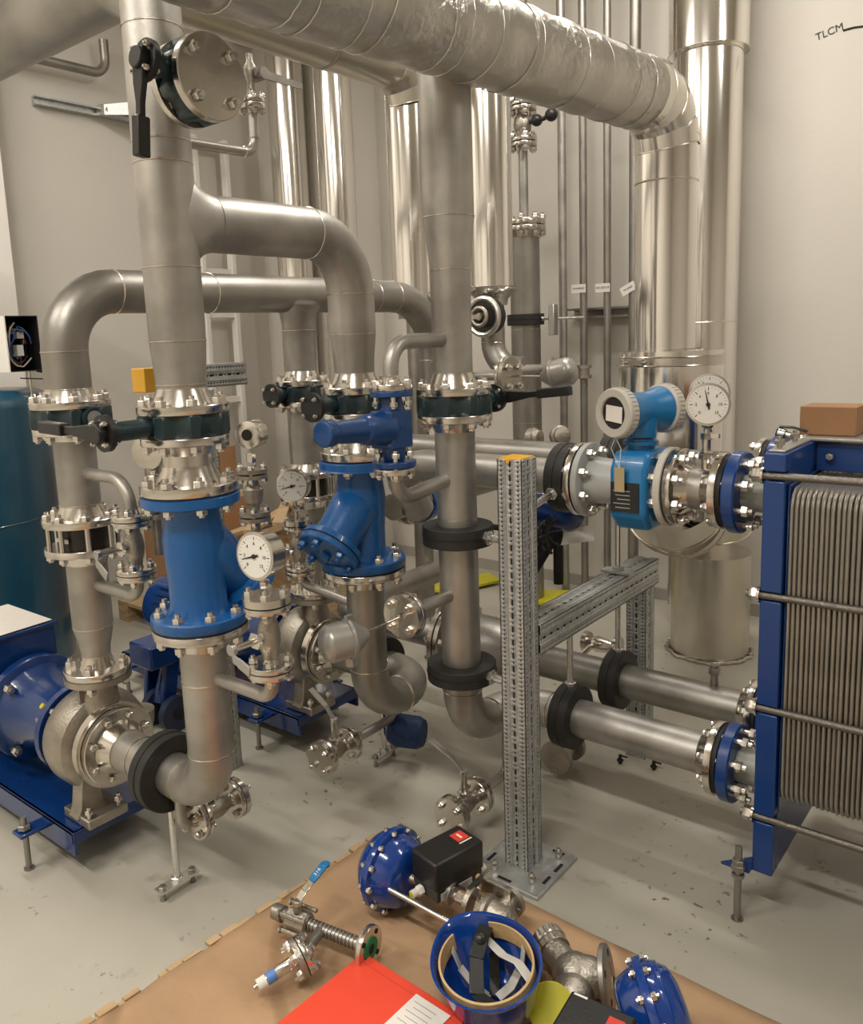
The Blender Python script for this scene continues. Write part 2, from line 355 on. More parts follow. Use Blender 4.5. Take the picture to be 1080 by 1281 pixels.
def ballvalve(c, ax, R, label, stem, lever, L=.12, rs=.028, stemL=.085, levL=.095, r=.017, kink=True, top=True, grp=None):
    """flanged ball valve: two small flanges, waisted body, stem and offset hand lever"""
    c = Vector(c); ax = Vector(ax).normalized(); t = thing('ball_valve', label, 'valve', c - V(0, 0, 0), grp)
    g = G(); pr = [(-L / 2, r), (-L * .38, r), (-L * .30, r * 1.25), (-L * .27, rs * .75), (-L * .2, rs * .9), (-L * .08, rs * 1.05), (L * .05, rs * 1.05), (L * .2, rs * .9), (L * .27, rs * .72), (L * .3, r * 1.2), (L * .38, r), (L / 2, r)]
    g.lathe(c, ax, pr, 24); obj('body', g, CAST, t)
    for s in (-1, 1):
        f = flange(t, c + ax * s * L / 2, -ax * s, R, .014, r, .012)
    st = Vector(stem).normalized(); g = G(); g.cyl(c + st * rs * .8, c + st * (rs + .012), .014, n=16); g.hexb(c + st * (rs + .012), st, .022, .008)
    for sx in (-1, 1):
        u, w, _ = frame(st); g.cyl(c + st * (rs + .012) + u * .009 * sx, c + st * (rs + stemL) + u * .009 * sx, .0045, n=8)
    g.cyl(c + st * (rs + stemL - .004), c + st * (rs + stemL + .006), .014, n=16); obj('stem', g, BOLT, t)
    lv = Vector(lever).normalized(); sd = st.cross(lv).normalized(); s0 = c + st * (rs + stemL)
    if kink: P = [s0, s0 + lv * levL * .35 + st * .022, s0 + lv * levL * .55 + st * .024, s0 + lv * levL * 1.05 + st * .03]
    else: P = [s0, s0 + lv * levL]
    g = G(); wd = .008
    for i in range(len(P) - 1):
        d = (P[i + 1] - P[i]); nn = d.cross(sd).normalized(); w2_ = wd * (1 + .25 * i)
        g.prism([(0, -w2_), (d.length, -w2_), (d.length, w2_), (0, w2_)], P[i] - nn * .002, d.normalized(), sd, nn * .005)
    g.cyl(s0 - st * .003, s0 + st * .007, .013, n=16); obj('lever', g, SILVER, t, bev=.001)
    return t
def gauge(c, n, r, label, upv=(0, 0, 1), needle=200, dep=.035, stem=None, grp=None, mark=True, stemr=.006):
    """dial gauge; n is the direction the dial looks"""
    c = Vector(c); n = Vector(n).normalized(); t = thing('pressure_gauge', label, 'gauge', c if stem is None else stem, grp)
    u = Vector(upv).cross(n).normalized(); w = n.cross(u)
    g = G(); g.lathe(c - n * dep, n, [(0, r * .9), (.002, r * .97), (dep - .006, r * .97), (dep - .004, r * 1.04), (dep, r * 1.04), (dep + .001, r * .93)], 40); obj('case', g, FLG, t)
    g = G(); g.cyl(c, c + n * .0018, r * .92, n=40); f = obj('dial', g, GLASS, t)
    g = G()
    for k in range(25):
        a = math.radians(225 - k * 270 / 24); big = k % 4 == 0; d = u * math.cos(a) + w * math.sin(a); s = d.cross(n)
        l0 = r * (.70 if big else .78); g.prism([(-.5, 0), (.5, 0), (.5, 1), (-.5, 1)], c + n * .0018 + d * l0, s * r * (.035 if big else .015), d * (r * .85 - l0), n * .0004)
    obj('scale_marks', g, INK, f)
    if mark:
        for k in range(0, 7):
            a = math.radians(225 - k * 45); text('numeral', str(k * 2), r * .2, c + n * .002 + (u * math.cos(a) + w * math.sin(a)) * r * .55, u, w, INK, f)
    g = G(); a = math.radians(needle); d = u * math.cos(a) + w * math.sin(a); s = d.cross(n)
    g.prism([(-.25, -.05), (-.22, .05), (.72, .012), (.72, -.012)], c + n * .003, d * r, s * r, n * .001); g.cyl(c + n * .003, c + n * .006, r * .1, n=16); obj('needle', g, INK, f)
    if stem is not None:
        g = G(); st = Vector(stem); b = c - n * dep * .5 - Vector(upv) * r * .95; L = (st - b).length
        g.cyl(b, st, stemr, n=12); g.hexb(b + (st - b) * .25, st - b, stemr * 2.4, L * .35); obj('stem', g, FLG, t)
    return t
def clamp(c, ax, r, R, w, label, rod=None, rodr=.009, grp=None):
    c = Vector(c); ax = Vector(ax).normalized(); t = thing('pipe_clamp', label, 'clamp', c, grp)
    g = G(); u, v, a = frame(ax); n = 40
    i = [g.ring(c - a * w / 2, u, v, r, n), g.ring(c - a * w / 2, u, v, R, n), g.ring(c + a * w / 2, u, v, R, n), g.ring(c + a * w / 2, u, v, r, n)]
    for k in range(4): g.band(i[k], i[(k + 1) % 4], n)
    obj('ring', g, RUBB, t, bev=.003)
    g = G(); g.torus(c, ax, R + .0008, .0016, 40, 5); obj('band_groove', g, BLACK, t)
    if rod is not None:
        for q in rod:
            g = G(); g.cyl(q[0], q[1], rodr, n=12); g.hexb(q[0], Vector(q[1]) - Vector(q[0]), rodr * 1.9, rodr * 1.6); obj('threaded_rod', g, RODM, t)
    return t

# ================================================================== pumps (two alike on blue frames)
PXD, SX = -2.33, -1.775          # discharge and suction riser positions along x
ZV, HV = 1.405, .058             # butterfly valve centre height and face to face
Y1, Y2 = 1.26, 2.2
ZA = .385
def pump(y0, lab, near):
    t = thing('centrifugal_pump', lab, 'pump', (-2.34, y0, .15), 'process pumps on blue frames')
    c = V(-2.34, y0, ZA)
    g = G(); g.lathe(c + V(-.115, 0, 0), X, [(0, .10), (.0, .135), (.02, .15), (.05, .158), (.10, .158), (.13, .15), (.145, .125), (.15, .10)], 48)
    # spiral discharge and nozzle
    pts = []; rs = []
    for k in range(15):
        a = math.radians(-150 + k * 11.5); R = .095 + .004 * k; pts.append(c + V(-.04, R * math.cos(a), R * math.sin(a))); rs.append(.035 + .0016 * k)
    g.tube(pts, rs, 20)
    g.lathe((PXD, y0, ZA + .10), Z, [(0, .062), (.05, .055), (.09, .045), (.105, .05), (.110, .099), (.125, .1)], 36)
    for s in (-1, 1): g.prism([(-.005, 0), (.005, 0), (.005, .11), (-.005, .11)], c + V(0, s * .045, .10), X, Z, V(0, s * .02, 0))
    obj('volute_casing', g, CAST, t)
    f = obj('discharge_flange', G().cyl((PXD, y0, .590), (PXD, y0, .608), .100, n=40), CAST, t)
    f = obj('suction_flange', G().cyl(c + V(.05, 0, 0), c + V(.075, 0, 0), .132, n=48), FLG, t)
    g = G(); g.prism([(-.05, 0), (.06, 0), (.045, .03), (.03, .13), (-.02, .13), (-.035, .03)], c + V(-.03, -.075, -.215), Y, Z, V(.055, 0, 0))
    g.mm(c + V(-.075, -.115, -.235), c + V(.075, .02, -.205)); obj('foot', g, CAST, t, bev=.004)
    for dy in (-.1, 0): inst('bolt', boltmesh(.009, .03), t, c + V(.055, dy, -.207), Z)
    # lantern, motor
    g = G(); g.lathe(c + V(-.13, 0, 0), -X, [(0, .145), (.02, .148), (.022, .118), (.06, .105), (.18, .118), (.24, .135), (.27, .15)], 44); lt = obj('lantern', g, NAVY, t)
    obj('name_plate', G().box(c + V(-.20, -.101, .03), (.05, .004, .03)), SILVER, lt)
    g = G(); g.cyl(c + V(-.30, -.03, .112), c + V(-.302, -.03, .1125), .01); 
    obj('yellow_dot', G().cyl(c + V(-.19, -.088, .088), c + V(-.19, -.094, .094), .009), YELV, lt)
    for k in range(4):
        a = PI / 4 + k * PI / 2; inst('bolt', boltmesh(.009, .03), lt, c + V(-.135, .13 * math.cos(a), .13 * math.sin(a)), X)
    g = G(); g.lathe(c + V(-.40, 0, 0), -X, [(0, .172), (.006, .18), (.034, .18), (.04, .172)], 48); mf = obj('motor_flange', g, NAVY, t)
    for k in range(4):
        a = PI / 4 + k * PI / 2; inst('bolt', boltmesh(.012, .04), mf, c + V(-.40, .155 * math.cos(a), .155 * math.sin(a)), X)
    g = G(); g.lathe(c + V(-.44, 0, 0), -X, [(0, .15), (.05, .142), (.46, .142), (.52, .15), (.57, .14), (.58, .10)], 44); mt = obj('motor', g, NAVY, t)
    for k in range(28):
        a = 2 * PI * k / 28
        if math.sin(a) > .8: continue
        u = V(0, math.cos(a), math.sin(a)); w = V(0, -math.sin(a), math.cos(a))
        g = G(); g.prism([(-.003, .138), (.003, .138), (.003, .162), (-.003, .162)], c + V(-.50, 0, 0), w, u, V(-.42, 0, 0)); obj('cooling_fin', g, NAVY, mt)
    tb = obj('terminal_box', G().mm((-3.13, y0 - .115, .51), (-2.80, y0 + .11, .64)), NAVY, t, bev=.006)
    g = G(); g.mm((-3.14, y0 - .12, .638), (-2.79, y0 + .115, .652)); obj('terminal_box_lid', g, NAVY, tb, bev=.003)
    if near:
        tag(obj('paper_sheet', G().prism([(-3.125, y0 - .125), (-2.795, y0 - .105), (-2.805, y0 + .105), (-3.13, y0 + .10)], (0, 0, .6555), X, Y, V(0, 0, .001)), PAPER), 'white sheet of paper lying on top of the near pump motor box', 'paper')
    # base frame
    b = thing('pump_base_frame', ('blue pump frame in front, with a levelling bolt at its near corner' if near else 'blue pump frame at the back, behind the front blue strainer'), 'frame', (-2.9, y0, .05), 'blue pump frames')
    g = G(); g.mm((-3.55, y0 - .15, .135), (-2.30, y0 + .19, .147)); obj('top_plate', g, NAVY, b, bev=.003)
    for s in (-1, 1):
        g = G(); g.mm((-3.55, y0 + .02 + s * .17, .07), (-2.30, y0 + .02 + s * .158, .147)); obj('side_rail', g, NAVY, b, bev=.003)
    g = G(); g.mm((-2.31, y0 - .15, .11), (-2.30, y0 + .19, .147)); obj('end_rail', g, NAVY, b)
    for xx in (-2.47, -3.4):
        for s in (-1, 1):
            g = G(); g.mm((xx - .03, y0 + .02 + s * .165, .12), (xx + .03, y0 + s * .245, .132)); lg = obj('mounting_lug', g, NAVY, b, bev=.004)
            g = G(); q = V(xx, y0 + s * .218, 0); g.cyl(q, q + V(0, 0, .175), .009, n=12); g.hexb(q + V(0, 0, .137), Z, .02, .016); g.hexb(q + V(0, 0, .125), -Z, .02, .012); g.cyl(q, q + V(0, 0, .006), .016, n=12); obj('levelling_bolt', g, STEELD, lg)
    return t
pump(Y1, 'stainless centrifugal pump with navy motor at the left edge, nearest', True)
pump(Y2, 'stainless centrifugal pump with navy motor behind the front strainer', False)

# ================================================================== suction side of each pump: nozzle pipe, elbow, riser
def nozzle_flange(t, y0):
    f = flange(t, (-2.262, y0, ZA), X, .120, .022, .066, .045)
    bolts(f, (-2.265, y0, ZA), X, .098, 8, .0085, .05)
    gasket(t, (-2.265, y0, ZA), X, .118, .003)
ZS0, ZS1 = .878, 1.230           # strainer flange faces
t = thing('suction_pipe', 'stainless suction pipe rising from the near pump to the front blue strainer', 'pipe', (SX, Y1, .3))
nozzle_flange(t, Y1)
pipe(t, [(-2.225, Y1, ZA), (SX, Y1, ZA), (SX, Y1, ZS0 - .06)], .062, .13)
seams(t, [(-2.12, Y1, ZA)], X, .062); seams(t, [(SX, Y1, .72)], Z, .062)
f = flange(t, (SX, Y1, ZS0 - .002), -Z, .126, .023, .064, .04); bolts(f, (SX, Y1, ZS0), Z, .105, 8, .0105, .062); gasket(t, (SX, Y1, ZS0), Z, .122, .003)
YC = 1.9
t = thing('suction_pipe', 'stainless suction pipe with double elbow rising to the rear blue strainer', 'pipe', (SX, YC, .3))
nozzle_flange(t, Y2)
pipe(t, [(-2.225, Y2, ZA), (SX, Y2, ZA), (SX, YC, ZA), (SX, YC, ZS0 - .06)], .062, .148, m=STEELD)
f = flange(t, (SX, YC, ZS0 - .002), -Z, .136, .023, .064, .04); bolts(f, (SX, YC, ZS0), Z, .112, 8, .0105, .062); gasket(t, (SX, YC, ZS0), Z, .130, .003)

def strainer(y, d, label):
    t = thing('y_strainer', label, 'strainer', (SX, y, ZS0), 'blue Y strainers')
    c = V(SX, y, 0); z0, z1 = ZS0 + .003, ZS1 - .003; Rb = .136 if d < 0 else .126
    g = G(); g.lathe(c, Z, [(z0, .060), (z0, Rb - .003), (z0 + .004, Rb), (z0 + .026, Rb), (z0 + .030, Rb - .004), (z0 + .032, .082), (z0 + .05, .074), (z0 + .12, .074), (z1 - .12, .080), (z1 - .05, .071), (z1 - .032, .078), (z1 - .028, Rb - .005), (z1 - .024, .126), (z1 - .003, .126), (z1, .122), (z1, .06)], 48)
    a = V(0, d * .74, -.67).normalized(); s = V(SX, y, ZS1 - .13)
    g.lathe(s - a * .01, a, [(0, .06), (.05, .079), (.12, .073), (.178, .070), (.184, .086), (.188, .098), (.206, .100)], 40)
    obj('body', g, BLUE, t)
    e = s + a * .197; g = G(); g.lathe(e + a * .003, a, [(0, .097), (.002, .101), (.018, .101), (.022, .097), (.024, .05), (.020, .045)], 40); cv = obj('cover_flange', g, BLUE, t)
    g = G(); g.cyl(e, e + a * .003, .098, n=36); obj('gasket', g, GASK, t)
    g = G()
    u, w, _ = frame(a)
    bm_ = boltmesh(.010, .03)
    bmb = bm_.copy(); bmb.materials.clear(); bmb.materials.append(BLUE)
    for k in range(6):
        q = e + (u * math.cos(PI / 3 * k + .3) + w * math.sin(PI / 3 * k + .3)) * .080 + a * .012; inst('bolt', bmb, cv, q, a)
    g = G(); g.hexb(e + a * .024, a, .016, .018); obj('drain_plug', g, BLUE, cv)
    return t
strainer(Y1, 1, 'bright blue Y strainer in front, its branch sloping away to the back')
strainer(YC, -1, 'bright blue Y strainer behind, its bolted cover facing the camera')

def upper_spool(t, y, Rt, zt=ZS1):
    """short spool from strainer to butterfly valve"""
    zb = ZV - HV / 2
    f = flange(t, (SX, y, zt + .002), Z, Rt, .024, .066, .045); bolts(f, (SX, y, zt - .002), Z, Rt - .02, 8, .0105, .052); gasket(t, (SX, y, zt), Z, Rt - .004, .003)
    g = G(); g.cyl((SX, y, zt + .06), (SX, y, zb - .04), .063, n=32); obj('pipe', g, FLG, t)
    f = flange(t, (SX, y, zb), -Z, .112, .02, .062, .03)
t = thing('pipe_spool', 'short stainless spool between the front strainer and its butterfly valve', 'pipe', (SX, Y1, ZS1)); upper_spool(t, Y1, .125)
t = thing('pipe_spool', 'short stainless spool between the rear strainer and its butterfly valve', 'pipe', (SX, YC, ZS1)); upper_spool(t, YC, .122)

def bvalve(c, ax, R, adir, lever, label, hl=.26, neck=.10, disc=True):
    t = thing('butterfly_valve', label, 'valve', c, 'dark teal butterfly valves')
    c = Vector(c); ax = Vector(ax); u, w, a3 = frame(ax); g = G(); n = 64; rings = []; h = HV
    for hh, k in ((-h / 2, .97), (-h / 2 + .004, 1), (h / 2 - .004, 1), (h / 2, .97)):
        i = len(g.v)
        for q in range(n):
            a = 2 * PI * q / n; rr = R * k * (.875 + .125 * min(1, max(0, .5 + 1.3 * math.cos(8 * a + PI)))); g.v.append(c + (u * math.cos(a) + w * math.sin(a)) * rr + a3 * hh)
        if rings: g.band(rings[-1], i, n)
        rings.append(i)
    g.face(*[rings[0] + k for k in range(n)][::-1]); g.face(*[rings[-1] + k for k in range(n)]); obj('body', g, TEAL, t)
    a = Vector(adir).normalized(); e = c + a * (R + neck)
    g = G(); g.cyl(c + a * R * .8, e, .024, n=20); g.cyl(e - a * .02, e, .030, n=20); obj('neck', g, TEAL, t)
    if disc:
        g = G(); g.cyl(e, e + a * .014, .044, n=28); d = obj('notched_disc', g, BLACK, t); me = boltmesh(.006, .018); uu, ww, _ = frame(a)
        for k in range(4): q = PI / 4 + k * PI / 2; inst('bolt', me, d, e + a * .010 + (uu * math.cos(q) + ww * math.sin(q)) * .034, a)
    else:
        g = G(); g.cyl(e, e + a * .004, .022, n=20); g.cyl(e + a * .004, e + a * .008, .011, n=16); obj('shaft_boss', g, SILVER, t)
    if lever is not None:
        lv = Vector(lever).normalized(); sd = a.cross(lv).normalized(); s = e + a * .014
        g = G(); g.cyl(s - a * .002, s + a * .022, .024, n=20); g.prism([(-.022, -.02), (.05, -.019), (hl * .45, -.010), (hl, -.010), (hl, .010), (hl * .45, .010), (.05, .019), (-.022, .02)], s + a * .002, lv, sd, a * .014); lo = obj('lever', g, BLACK, t, bev=.003)
        q = s + lv * hl * .58; g = G(); g.prism([(0, -.015), (hl * .42, -.015), (hl * .42, .015), (0, .015)], q - a * .006, lv, sd, a * .030); obj('grip', g, BLACK, lo, bev=.004)
    return t
VT, VB = ZV + HV / 2, ZV - HV / 2
bvalve((SX, Y1, ZV), Z, .115, (0, -1, 0), (-1, 0, .03), 'dark teal butterfly valve above the front strainer, long black lever to the left')
bvalve((SX, YC, ZV), Z, .110, (0, -1, 0), None, 'dark teal butterfly valve above the rear strainer', neck=.07)
bvalve((PXD, Y1, ZV), Z, .115, (1, 0, 0), None, 'dark teal butterfly valve on the near pump riser beside the tank', neck=.012, disc=False)
bvalve((PXD, Y2, ZV), Z, .108, (0, -1, 0), None, 'dark teal butterfly valve on the rear pump riser, farthest back', neck=.04)
EX, EY = -1.447, 1.97
bvalve((EX, EY, ZV - .005), Z, .112, (0, 1, 0), (1, .0, .10), 'dark teal butterfly valve on the middle pipe, black lever to the right', neck=.095)

# ================================================================== top header on the suction side
t = thing('suction_header', 'large stainless riser with tee and elbow between the two strainer valves', 'pipe', (SX, Y1, VT))
for y in (Y1, YC):
    f = flange(t, (SX, y, VT), Z, .115 if y == Y1 else .108, .021, .062, .042); bolts(f, (SX, y, ZV), Z, .098 if y == Y1 else .093, 8, .010, .10)
g = G(); g.lathe((SX, Y1, 0), Z, [(VT + .05, .062), (1.52, .063), (1.60, .069), (1.66, .070), (2.33, .070), (2.62, .070)], 40); obj('riser', g, STEEL, t)
seams(t, [(SX, Y1, 1.612), (SX, Y1, 1.79), (SX, Y1, 2.035), (SX, Y1, 2.085), (SX, Y1, 2.34)], Z, .070)
zt = 1.905
def flare(c, ax, side, up, prof, n=40):
    g = G(); prev = None; c = Vector(c); ax = Vector(ax); side = Vector(side); up = Vector(up)
    for h, rs_, ru in prof:
        i = len(g.v); g.v += [c + ax * h + side * (rs_ * math.cos(2 * PI * k / n)) + up * (ru * math.sin(2 * PI * k / n)) for k in range(n)]
        if prev is not None: g.band(prev, i, n)
        prev = i
    return g
obj('tee_branch', flare((SX, Y1, zt), Y, X, Z, [(.0, .0695, .135), (.045, .0697, .122), (.062, .0698, .106), (.078, .070, .090), (.098, .070, .078), (.125, .0705, .072), (.15, .071, .071)]), STEEL, t, sharp=60)
p_, e_ = bend([(SX, Y1 + .12, zt), (SX, YC, zt), (SX, YC, 1.62)], .17, 12)
g = G(); g.tube(p_, .072, 36); g.lathe((SX, YC, 0), Z, [(1.50, .062), (1.54, .064), (1.62, .072)], 36, False, False); g.cyl((SX, YC, VT + .05), (SX, YC, 1.50), .062, n=36); obj('elbow', g, STEEL, t)
seams(t, [e_[0][0]], Y, .072); seams(t, [e_[1][0], (SX, YC, 1.615), (SX, YC, 1.49)], Z, [.072, .071, .062])
seams(t, [(SX, Y1, 1.505)], Z, .063)
zc = 2.49
g = flare((SX, Y1, zc), -X, Y, Z, [(.0, .069, .17), (.045, .0695, .150), (.07, .075, .125), (.10, .083, .104), (.14, .088, .090), (3.15, .088, .088)]); g.cyl((SX, Y1, zc), (-1.67, Y1, zc), .088, n=36)
obj('top_manifold', g, STEELD, t)
# blind flange with valve on the riser
zb = 2.19
g = G(); g.cyl((SX + .05, Y1, zb), (SX + .115, Y1, zb), .05, n=30); obj('outlet_stub', g, STEEL, t)
f = flange(t, (SX + .13, Y1, zb), -X, .095, .017, .05, .0)
bvalve((SX + .16, Y1, zb), X, .094, (0, -1, .12), (-.12, 0, -1), 'black lugged butterfly valve behind the blind flange at the top, lever hanging', hl=.20, neck=.035)
t = thing('blind_flange', 'round stainless blind flange with four bolts high on the front riser', 'flange', (SX + .19, Y1, zb))
g = G(); g.lathe((SX + .19, Y1, zb), X, [(0, .092), (.001, .094), (.019, .094), (.021, .092)], 48); pl = obj('disc', g, FLG, t)
bolts(pl, (SX + .172, Y1, zb), X, .070, 4, .0095, .080)
# small vent loop beside it
t = thing('vent_loop', 'thin stainless vent tube with flange and small valve beside the top riser', 'pipe', (SX, 1.33, 2.07))
px = SX
pipe(t, [(px, Y1 + .06, 2.095), (px, 1.555, 2.10), (px, 1.555, 2.21)], .0125, .04)
f = flange(t, (px, 1.555, 2.225), -Z, .034, .014, .013, .01); bolts(f, (px, 1.555, 2.226), Z, .026, 4, .006, .03); flange(t, (px, 1.555, 2.227), Z, .034, .014, .013, .01)
g = G(); g.lathe((px, 1.555, 2.25), Z, [(0, .013), (.03, .009), (.05, .016), (.07, .016), (.08, .009), (.1, .009)], 16); obj('valve_body', g, CAST, t)
g = G(); g.prism([(-.03, -.009), (.02, -.011), (.14, -.008), (.14, .008), (.02, .011), (-.03, .009)], (px + .02, 1.58, 2.30), (0, 1, -.03), (0, 0.03, 1), V(.005, 0, 0)); g.cyl((px - .005, 1.575, 2.30), (px + .035, 1.575, 2.30), .016, n=16); obj('lever', g, STEELD, t)

# ================================================================== discharge risers and loop header
def riser(y, lab):
    t = thing('discharge_pipe', lab, 'pipe', (PXD, y, .61))
    f = flange(t, (PXD, y, .612), Z, .100, .020, .043, .035); bolts(f, (PXD, y, .61), Z, .080, 4, .011, .044); gasket(t, (PXD, y, .610), Z, .097, .003)
    g = G(); g.lathe((PXD, y, 0), Z, [(.66, .042), (.69, .045), (.76, .060), (.94, .060)], 36); obj('reducer', g, STEEL, t)
    seams(t, [(PXD, y, .668), (PXD, y, .762)], Z, [.043, .060])
    zl, zu = 1.018, 1.085
    f = flange(t, (PXD, y, zl), -Z, .115, .021, .060, .035); g = G(); g.cyl((PXD, y, .94), (PXD, y, .97), .060); obj('pipe', g, STEEL, t)
    cv = thing('check_valve', 'dark wafer check valve with long bolts %s' % ('on the near pump riser' if y == Y1 else 'on the rear pump riser'), 'valve', (PXD, y, zl), 'wafer check valves')
    g = G(); g.cyl((PXD, y, zl), (PXD, y, zu), .076, n=36); obj('body', g, mat('check_valve_dark', (.05, .045, .04), .6, .35), cv)
    g = G(); g.mm((PXD - .02 + .0, y - .079, zl + .022), (PXD + .045, y - .074, zl + .034)); obj('label_strip', g, PAPER, cv)
    bolts(cv, (PXD, y, (zl + zu) / 2), Z, .098, 8, .0095, zu - zl + .042)
    t2 = thing('discharge_pipe', 'straight stainless spool above the check valve %s' % ('of the near pump' if y == Y1 else 'of the rear pump'), 'pipe', (PXD, y, zu))
    flange(t2, (PXD, y, zu), Z, .115, .021, .060, .035); flange(t2, (PXD, y, VB), -Z, .113, .019, .060, .02)
    if y == Y1: g = G(); g.cyl((PXD, y, zu + .05), (PXD, y, VB - .03), .060, n=36)
    else: g = G(); g.lathe((PXD, y, 0), Z, [(zu + .05, .062), (1.25, .064), (1.29, .062), (VB - .03, .052)], 36)
    obj('pipe', g, STEEL, t2); seams(t2, [(PXD, y, zu + .058)], Z, .0605)
    return t, t2
tA, tA2 = riser(Y1, 'stainless reducer pipe standing on the near pump discharge')
tD, tD2 = riser(Y2, 'stainless reducer pipe standing on the rear pump discharge')
t = thing('discharge_header', 'long horizontal stainless pipe loop joining both pump risers, elbows at each end', 'pipe', (PXD, Y1, VT))
zh = 1.772
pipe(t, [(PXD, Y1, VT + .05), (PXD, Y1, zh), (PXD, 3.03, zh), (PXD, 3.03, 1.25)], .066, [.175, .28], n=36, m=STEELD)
g = G(); g.lathe((PXD, Y2, 0), Z, [(VT + .05, .060), (1.60, .062), (1.66, .064), (1.70, .070), (1.73, .085)], 36); obj('tee_branch', g, STEEL, t)
seams(t, [(PXD, Y2, 1.64)], Z, .0645); seams(t, [(PXD, 1.79, zh), (PXD, 2.62, zh)], Y, .0665); seams(t, [(PXD, Y1, VT + .052)], Z, .0665)
for y, R in ((Y1, .115), (Y2, .106)):
    f = flange(t, (PXD, y, VT), Z, R, .020, .064 if y == Y1 else .058, .042); bolts(f, (PXD, y, ZV), Z, R - .017, 8, .010, .098)

# side loops with little ball valves ---------------------------------------------------------
SR = .018
def side_loop(x0, y, x1, zlo, zhi, jl, ju, lab, vlab, lever, R=.056):
    t = thing('bypass_loop', lab, 'pipe', (x1, y, zlo))
    pipe(t, [(x0, y, zlo), (x1, y, zlo), (x1, y, jl - .02)], SR, .045, seam=False)
    f = flange(t, (x1, y, jl - .001), -Z, R, .015, SR, .015); bolts(f, (x1, y, jl), Z, R - .016, 4, .008, .034)
    if zhi:
        pipe(t, [(x0, y, zhi), (x1, y, zhi), (x1, y, ju + .02)], SR, .085, seam=False)
        f = flange(t, (x1, y, ju + .001), Z, R, .015, SR, .015); bolts(f, (x1, y, ju), Z, R - .016, 4, .008, .034)
    g = G(); g.cyl((x1, y, jl - .002), (x1, y, jl + .002), R * .97, n=28); obj('gasket', g, GASK, t)
    g = G(); g.cyl((x1, y, ju - .002), (x1, y, ju + .002), R * .97, n=28); obj('gasket', g, GASK, t)
    v = ballvalve((x1, y, (jl + ju) / 2), Z, R, vlab, (0, -1, 0), lever, L=ju - jl - .004, rs=.027)
    return t
oyz = lambda u, v, y: onY(u, v, y)
qa0, qa1 = oyz(170, 716, Y1), oyz(166, 650, Y1); XA = (qa0.x + qa1.x) / 2
zlA, zhA = oyz(125, 751, Y1).z, oyz(105, 592, Y1).z
side_loop(PXD + .055, Y1, XA, qa0.z - .072, zhA, qa0.z, qa1.z, 'thin stainless bypass loop around the check valve of the near riser', 'small stainless ball valve in the bypass loop beside the tank', (1, 0, -.45))
side_loop(PXD + .055, Y2, XA, qa0.z - .072, zhA, qa0.z, qa1.z, 'thin stainless bypass loop around the check valve of the rear riser', 'small stainless ball valve in the bypass loop of the rear riser', (1, 0, -.45))
qb0, qb1 = oyz(341, 836, Y1), oyz(332, 754, Y1); XB = (qb0.x + qb1.x) / 2
t = side_loop(SX + .055, Y1, XB, qb0.z - .08, None, qb0.z, qb1.z, 'thin stainless elbow branch low on the front suction pipe', 'stainless ball valve with pale lever under the near pressure gauge', (1, 0, -.22), R=.058)
g = G(); g.cyl((XB, Y1, qb1.z + .002), (XB, Y1, qb1.z + .020), .058, n=32); f = obj('blind_flange', g, FLG, t); bolts(f, (XB, Y1, qb1.z + .001), Z, .042, 4, .009, .036)
gz = oyz(319, 690, Y1).z
gauge((XB + .004, Y1 - .030, gz), (.12, -.99, .05), .056, 'white dial pressure gauge nearest the camera, right of the front strainer', needle=195, dep=.05, stem=(XB, Y1, qb1.z + .020))
# the branch of the rear suction pipe
q = onY(375, 700, YC); xb = q.x
t = thing('bypass_loop', 'thin stainless branch bending up from the rear suction pipe', 'pipe', (xb, YC, .73))
pipe(t, [(SX, YC, .735), (xb, YC, .77), (xb, YC, .84)], .016, .05, seam=False, m=STEEL)
zl_, zu_ = onY(375, 712, YC).z, onY(366, 655, YC).z
f = flange(t, (xb, YC, zl_ - .001), -Z, .052, .014, .017, .015); bolts(f, (xb, YC, zl_), Z, .038, 4, .008, .034)
ballvalve((xb, YC, (zl_ + zu_) / 2), Z, .052, 'small stainless ball valve left of the rear strainer cover', (-.2, -1, 0), (1, 0, -.2), L=zu_ - zl_ - .004, rs=.028)
g = G(); g.cyl((xb, YC, zu_ + .001), (xb, YC, zu_ + .017), .045, n=28); f = obj('blind_flange', g, FLG, t); bolts(f, (xb, YC, zu_), Z, .034, 4, .007, .03)
gauge((xb - .005, YC - .01, onY(363, 607, YC).z), (.45, -.89, .03), .056, 'dark rimmed dial pressure gauge on the rear strainer branch', needle=195, dep=.045, stem=(xb, YC, zu_ + .017))
# transmitter head on small flanged valve further back
tx, ty = -2.05, onX(316, 600, -2.05).y
zz = lambda v: onX(316, v, tx).z
t = thing('pressure_transmitter', 'round stainless transmitter head on a stem between the two strainers', 'transmitter', (tx, ty, zz(650)))
g = G(); n_ = V(.35, -.93, 0).normalized(); c = V(tx, ty, zz(543)); g.lathe(c + n_ * .015, -n_, [(0, .030), (.004, .044), (.02, .046), (.06, .044), (.075, .03)], 32); h = obj('head', g, FLG, t)
g = G(); g.cyl(c + n_ * .016, c + n_ * .018, .018, n=20); obj('dark_dial', g, DARK, h)
g = G(); g.cyl((tx, ty, zz(565)), (tx, ty, zz(588)), .007); g.hexb((tx, ty, zz(578)), Z, .016, .03); obj('stem', g, FLG, t)
for a, b, r in ((586, 591, .05), (593, 598, .05), (640, 645, .05), (647, 652, .05)): g = G(); g.cyl((tx, ty, zz(b)), (tx, ty, zz(a)), r, n=28); f = obj('flange', g, CAST, t)
bolts(f, (tx, ty, zz(592)), Z, .037, 4, .008, .03); bolts(f, (tx, ty, zz(646)), Z, .037, 4, .008, .03)
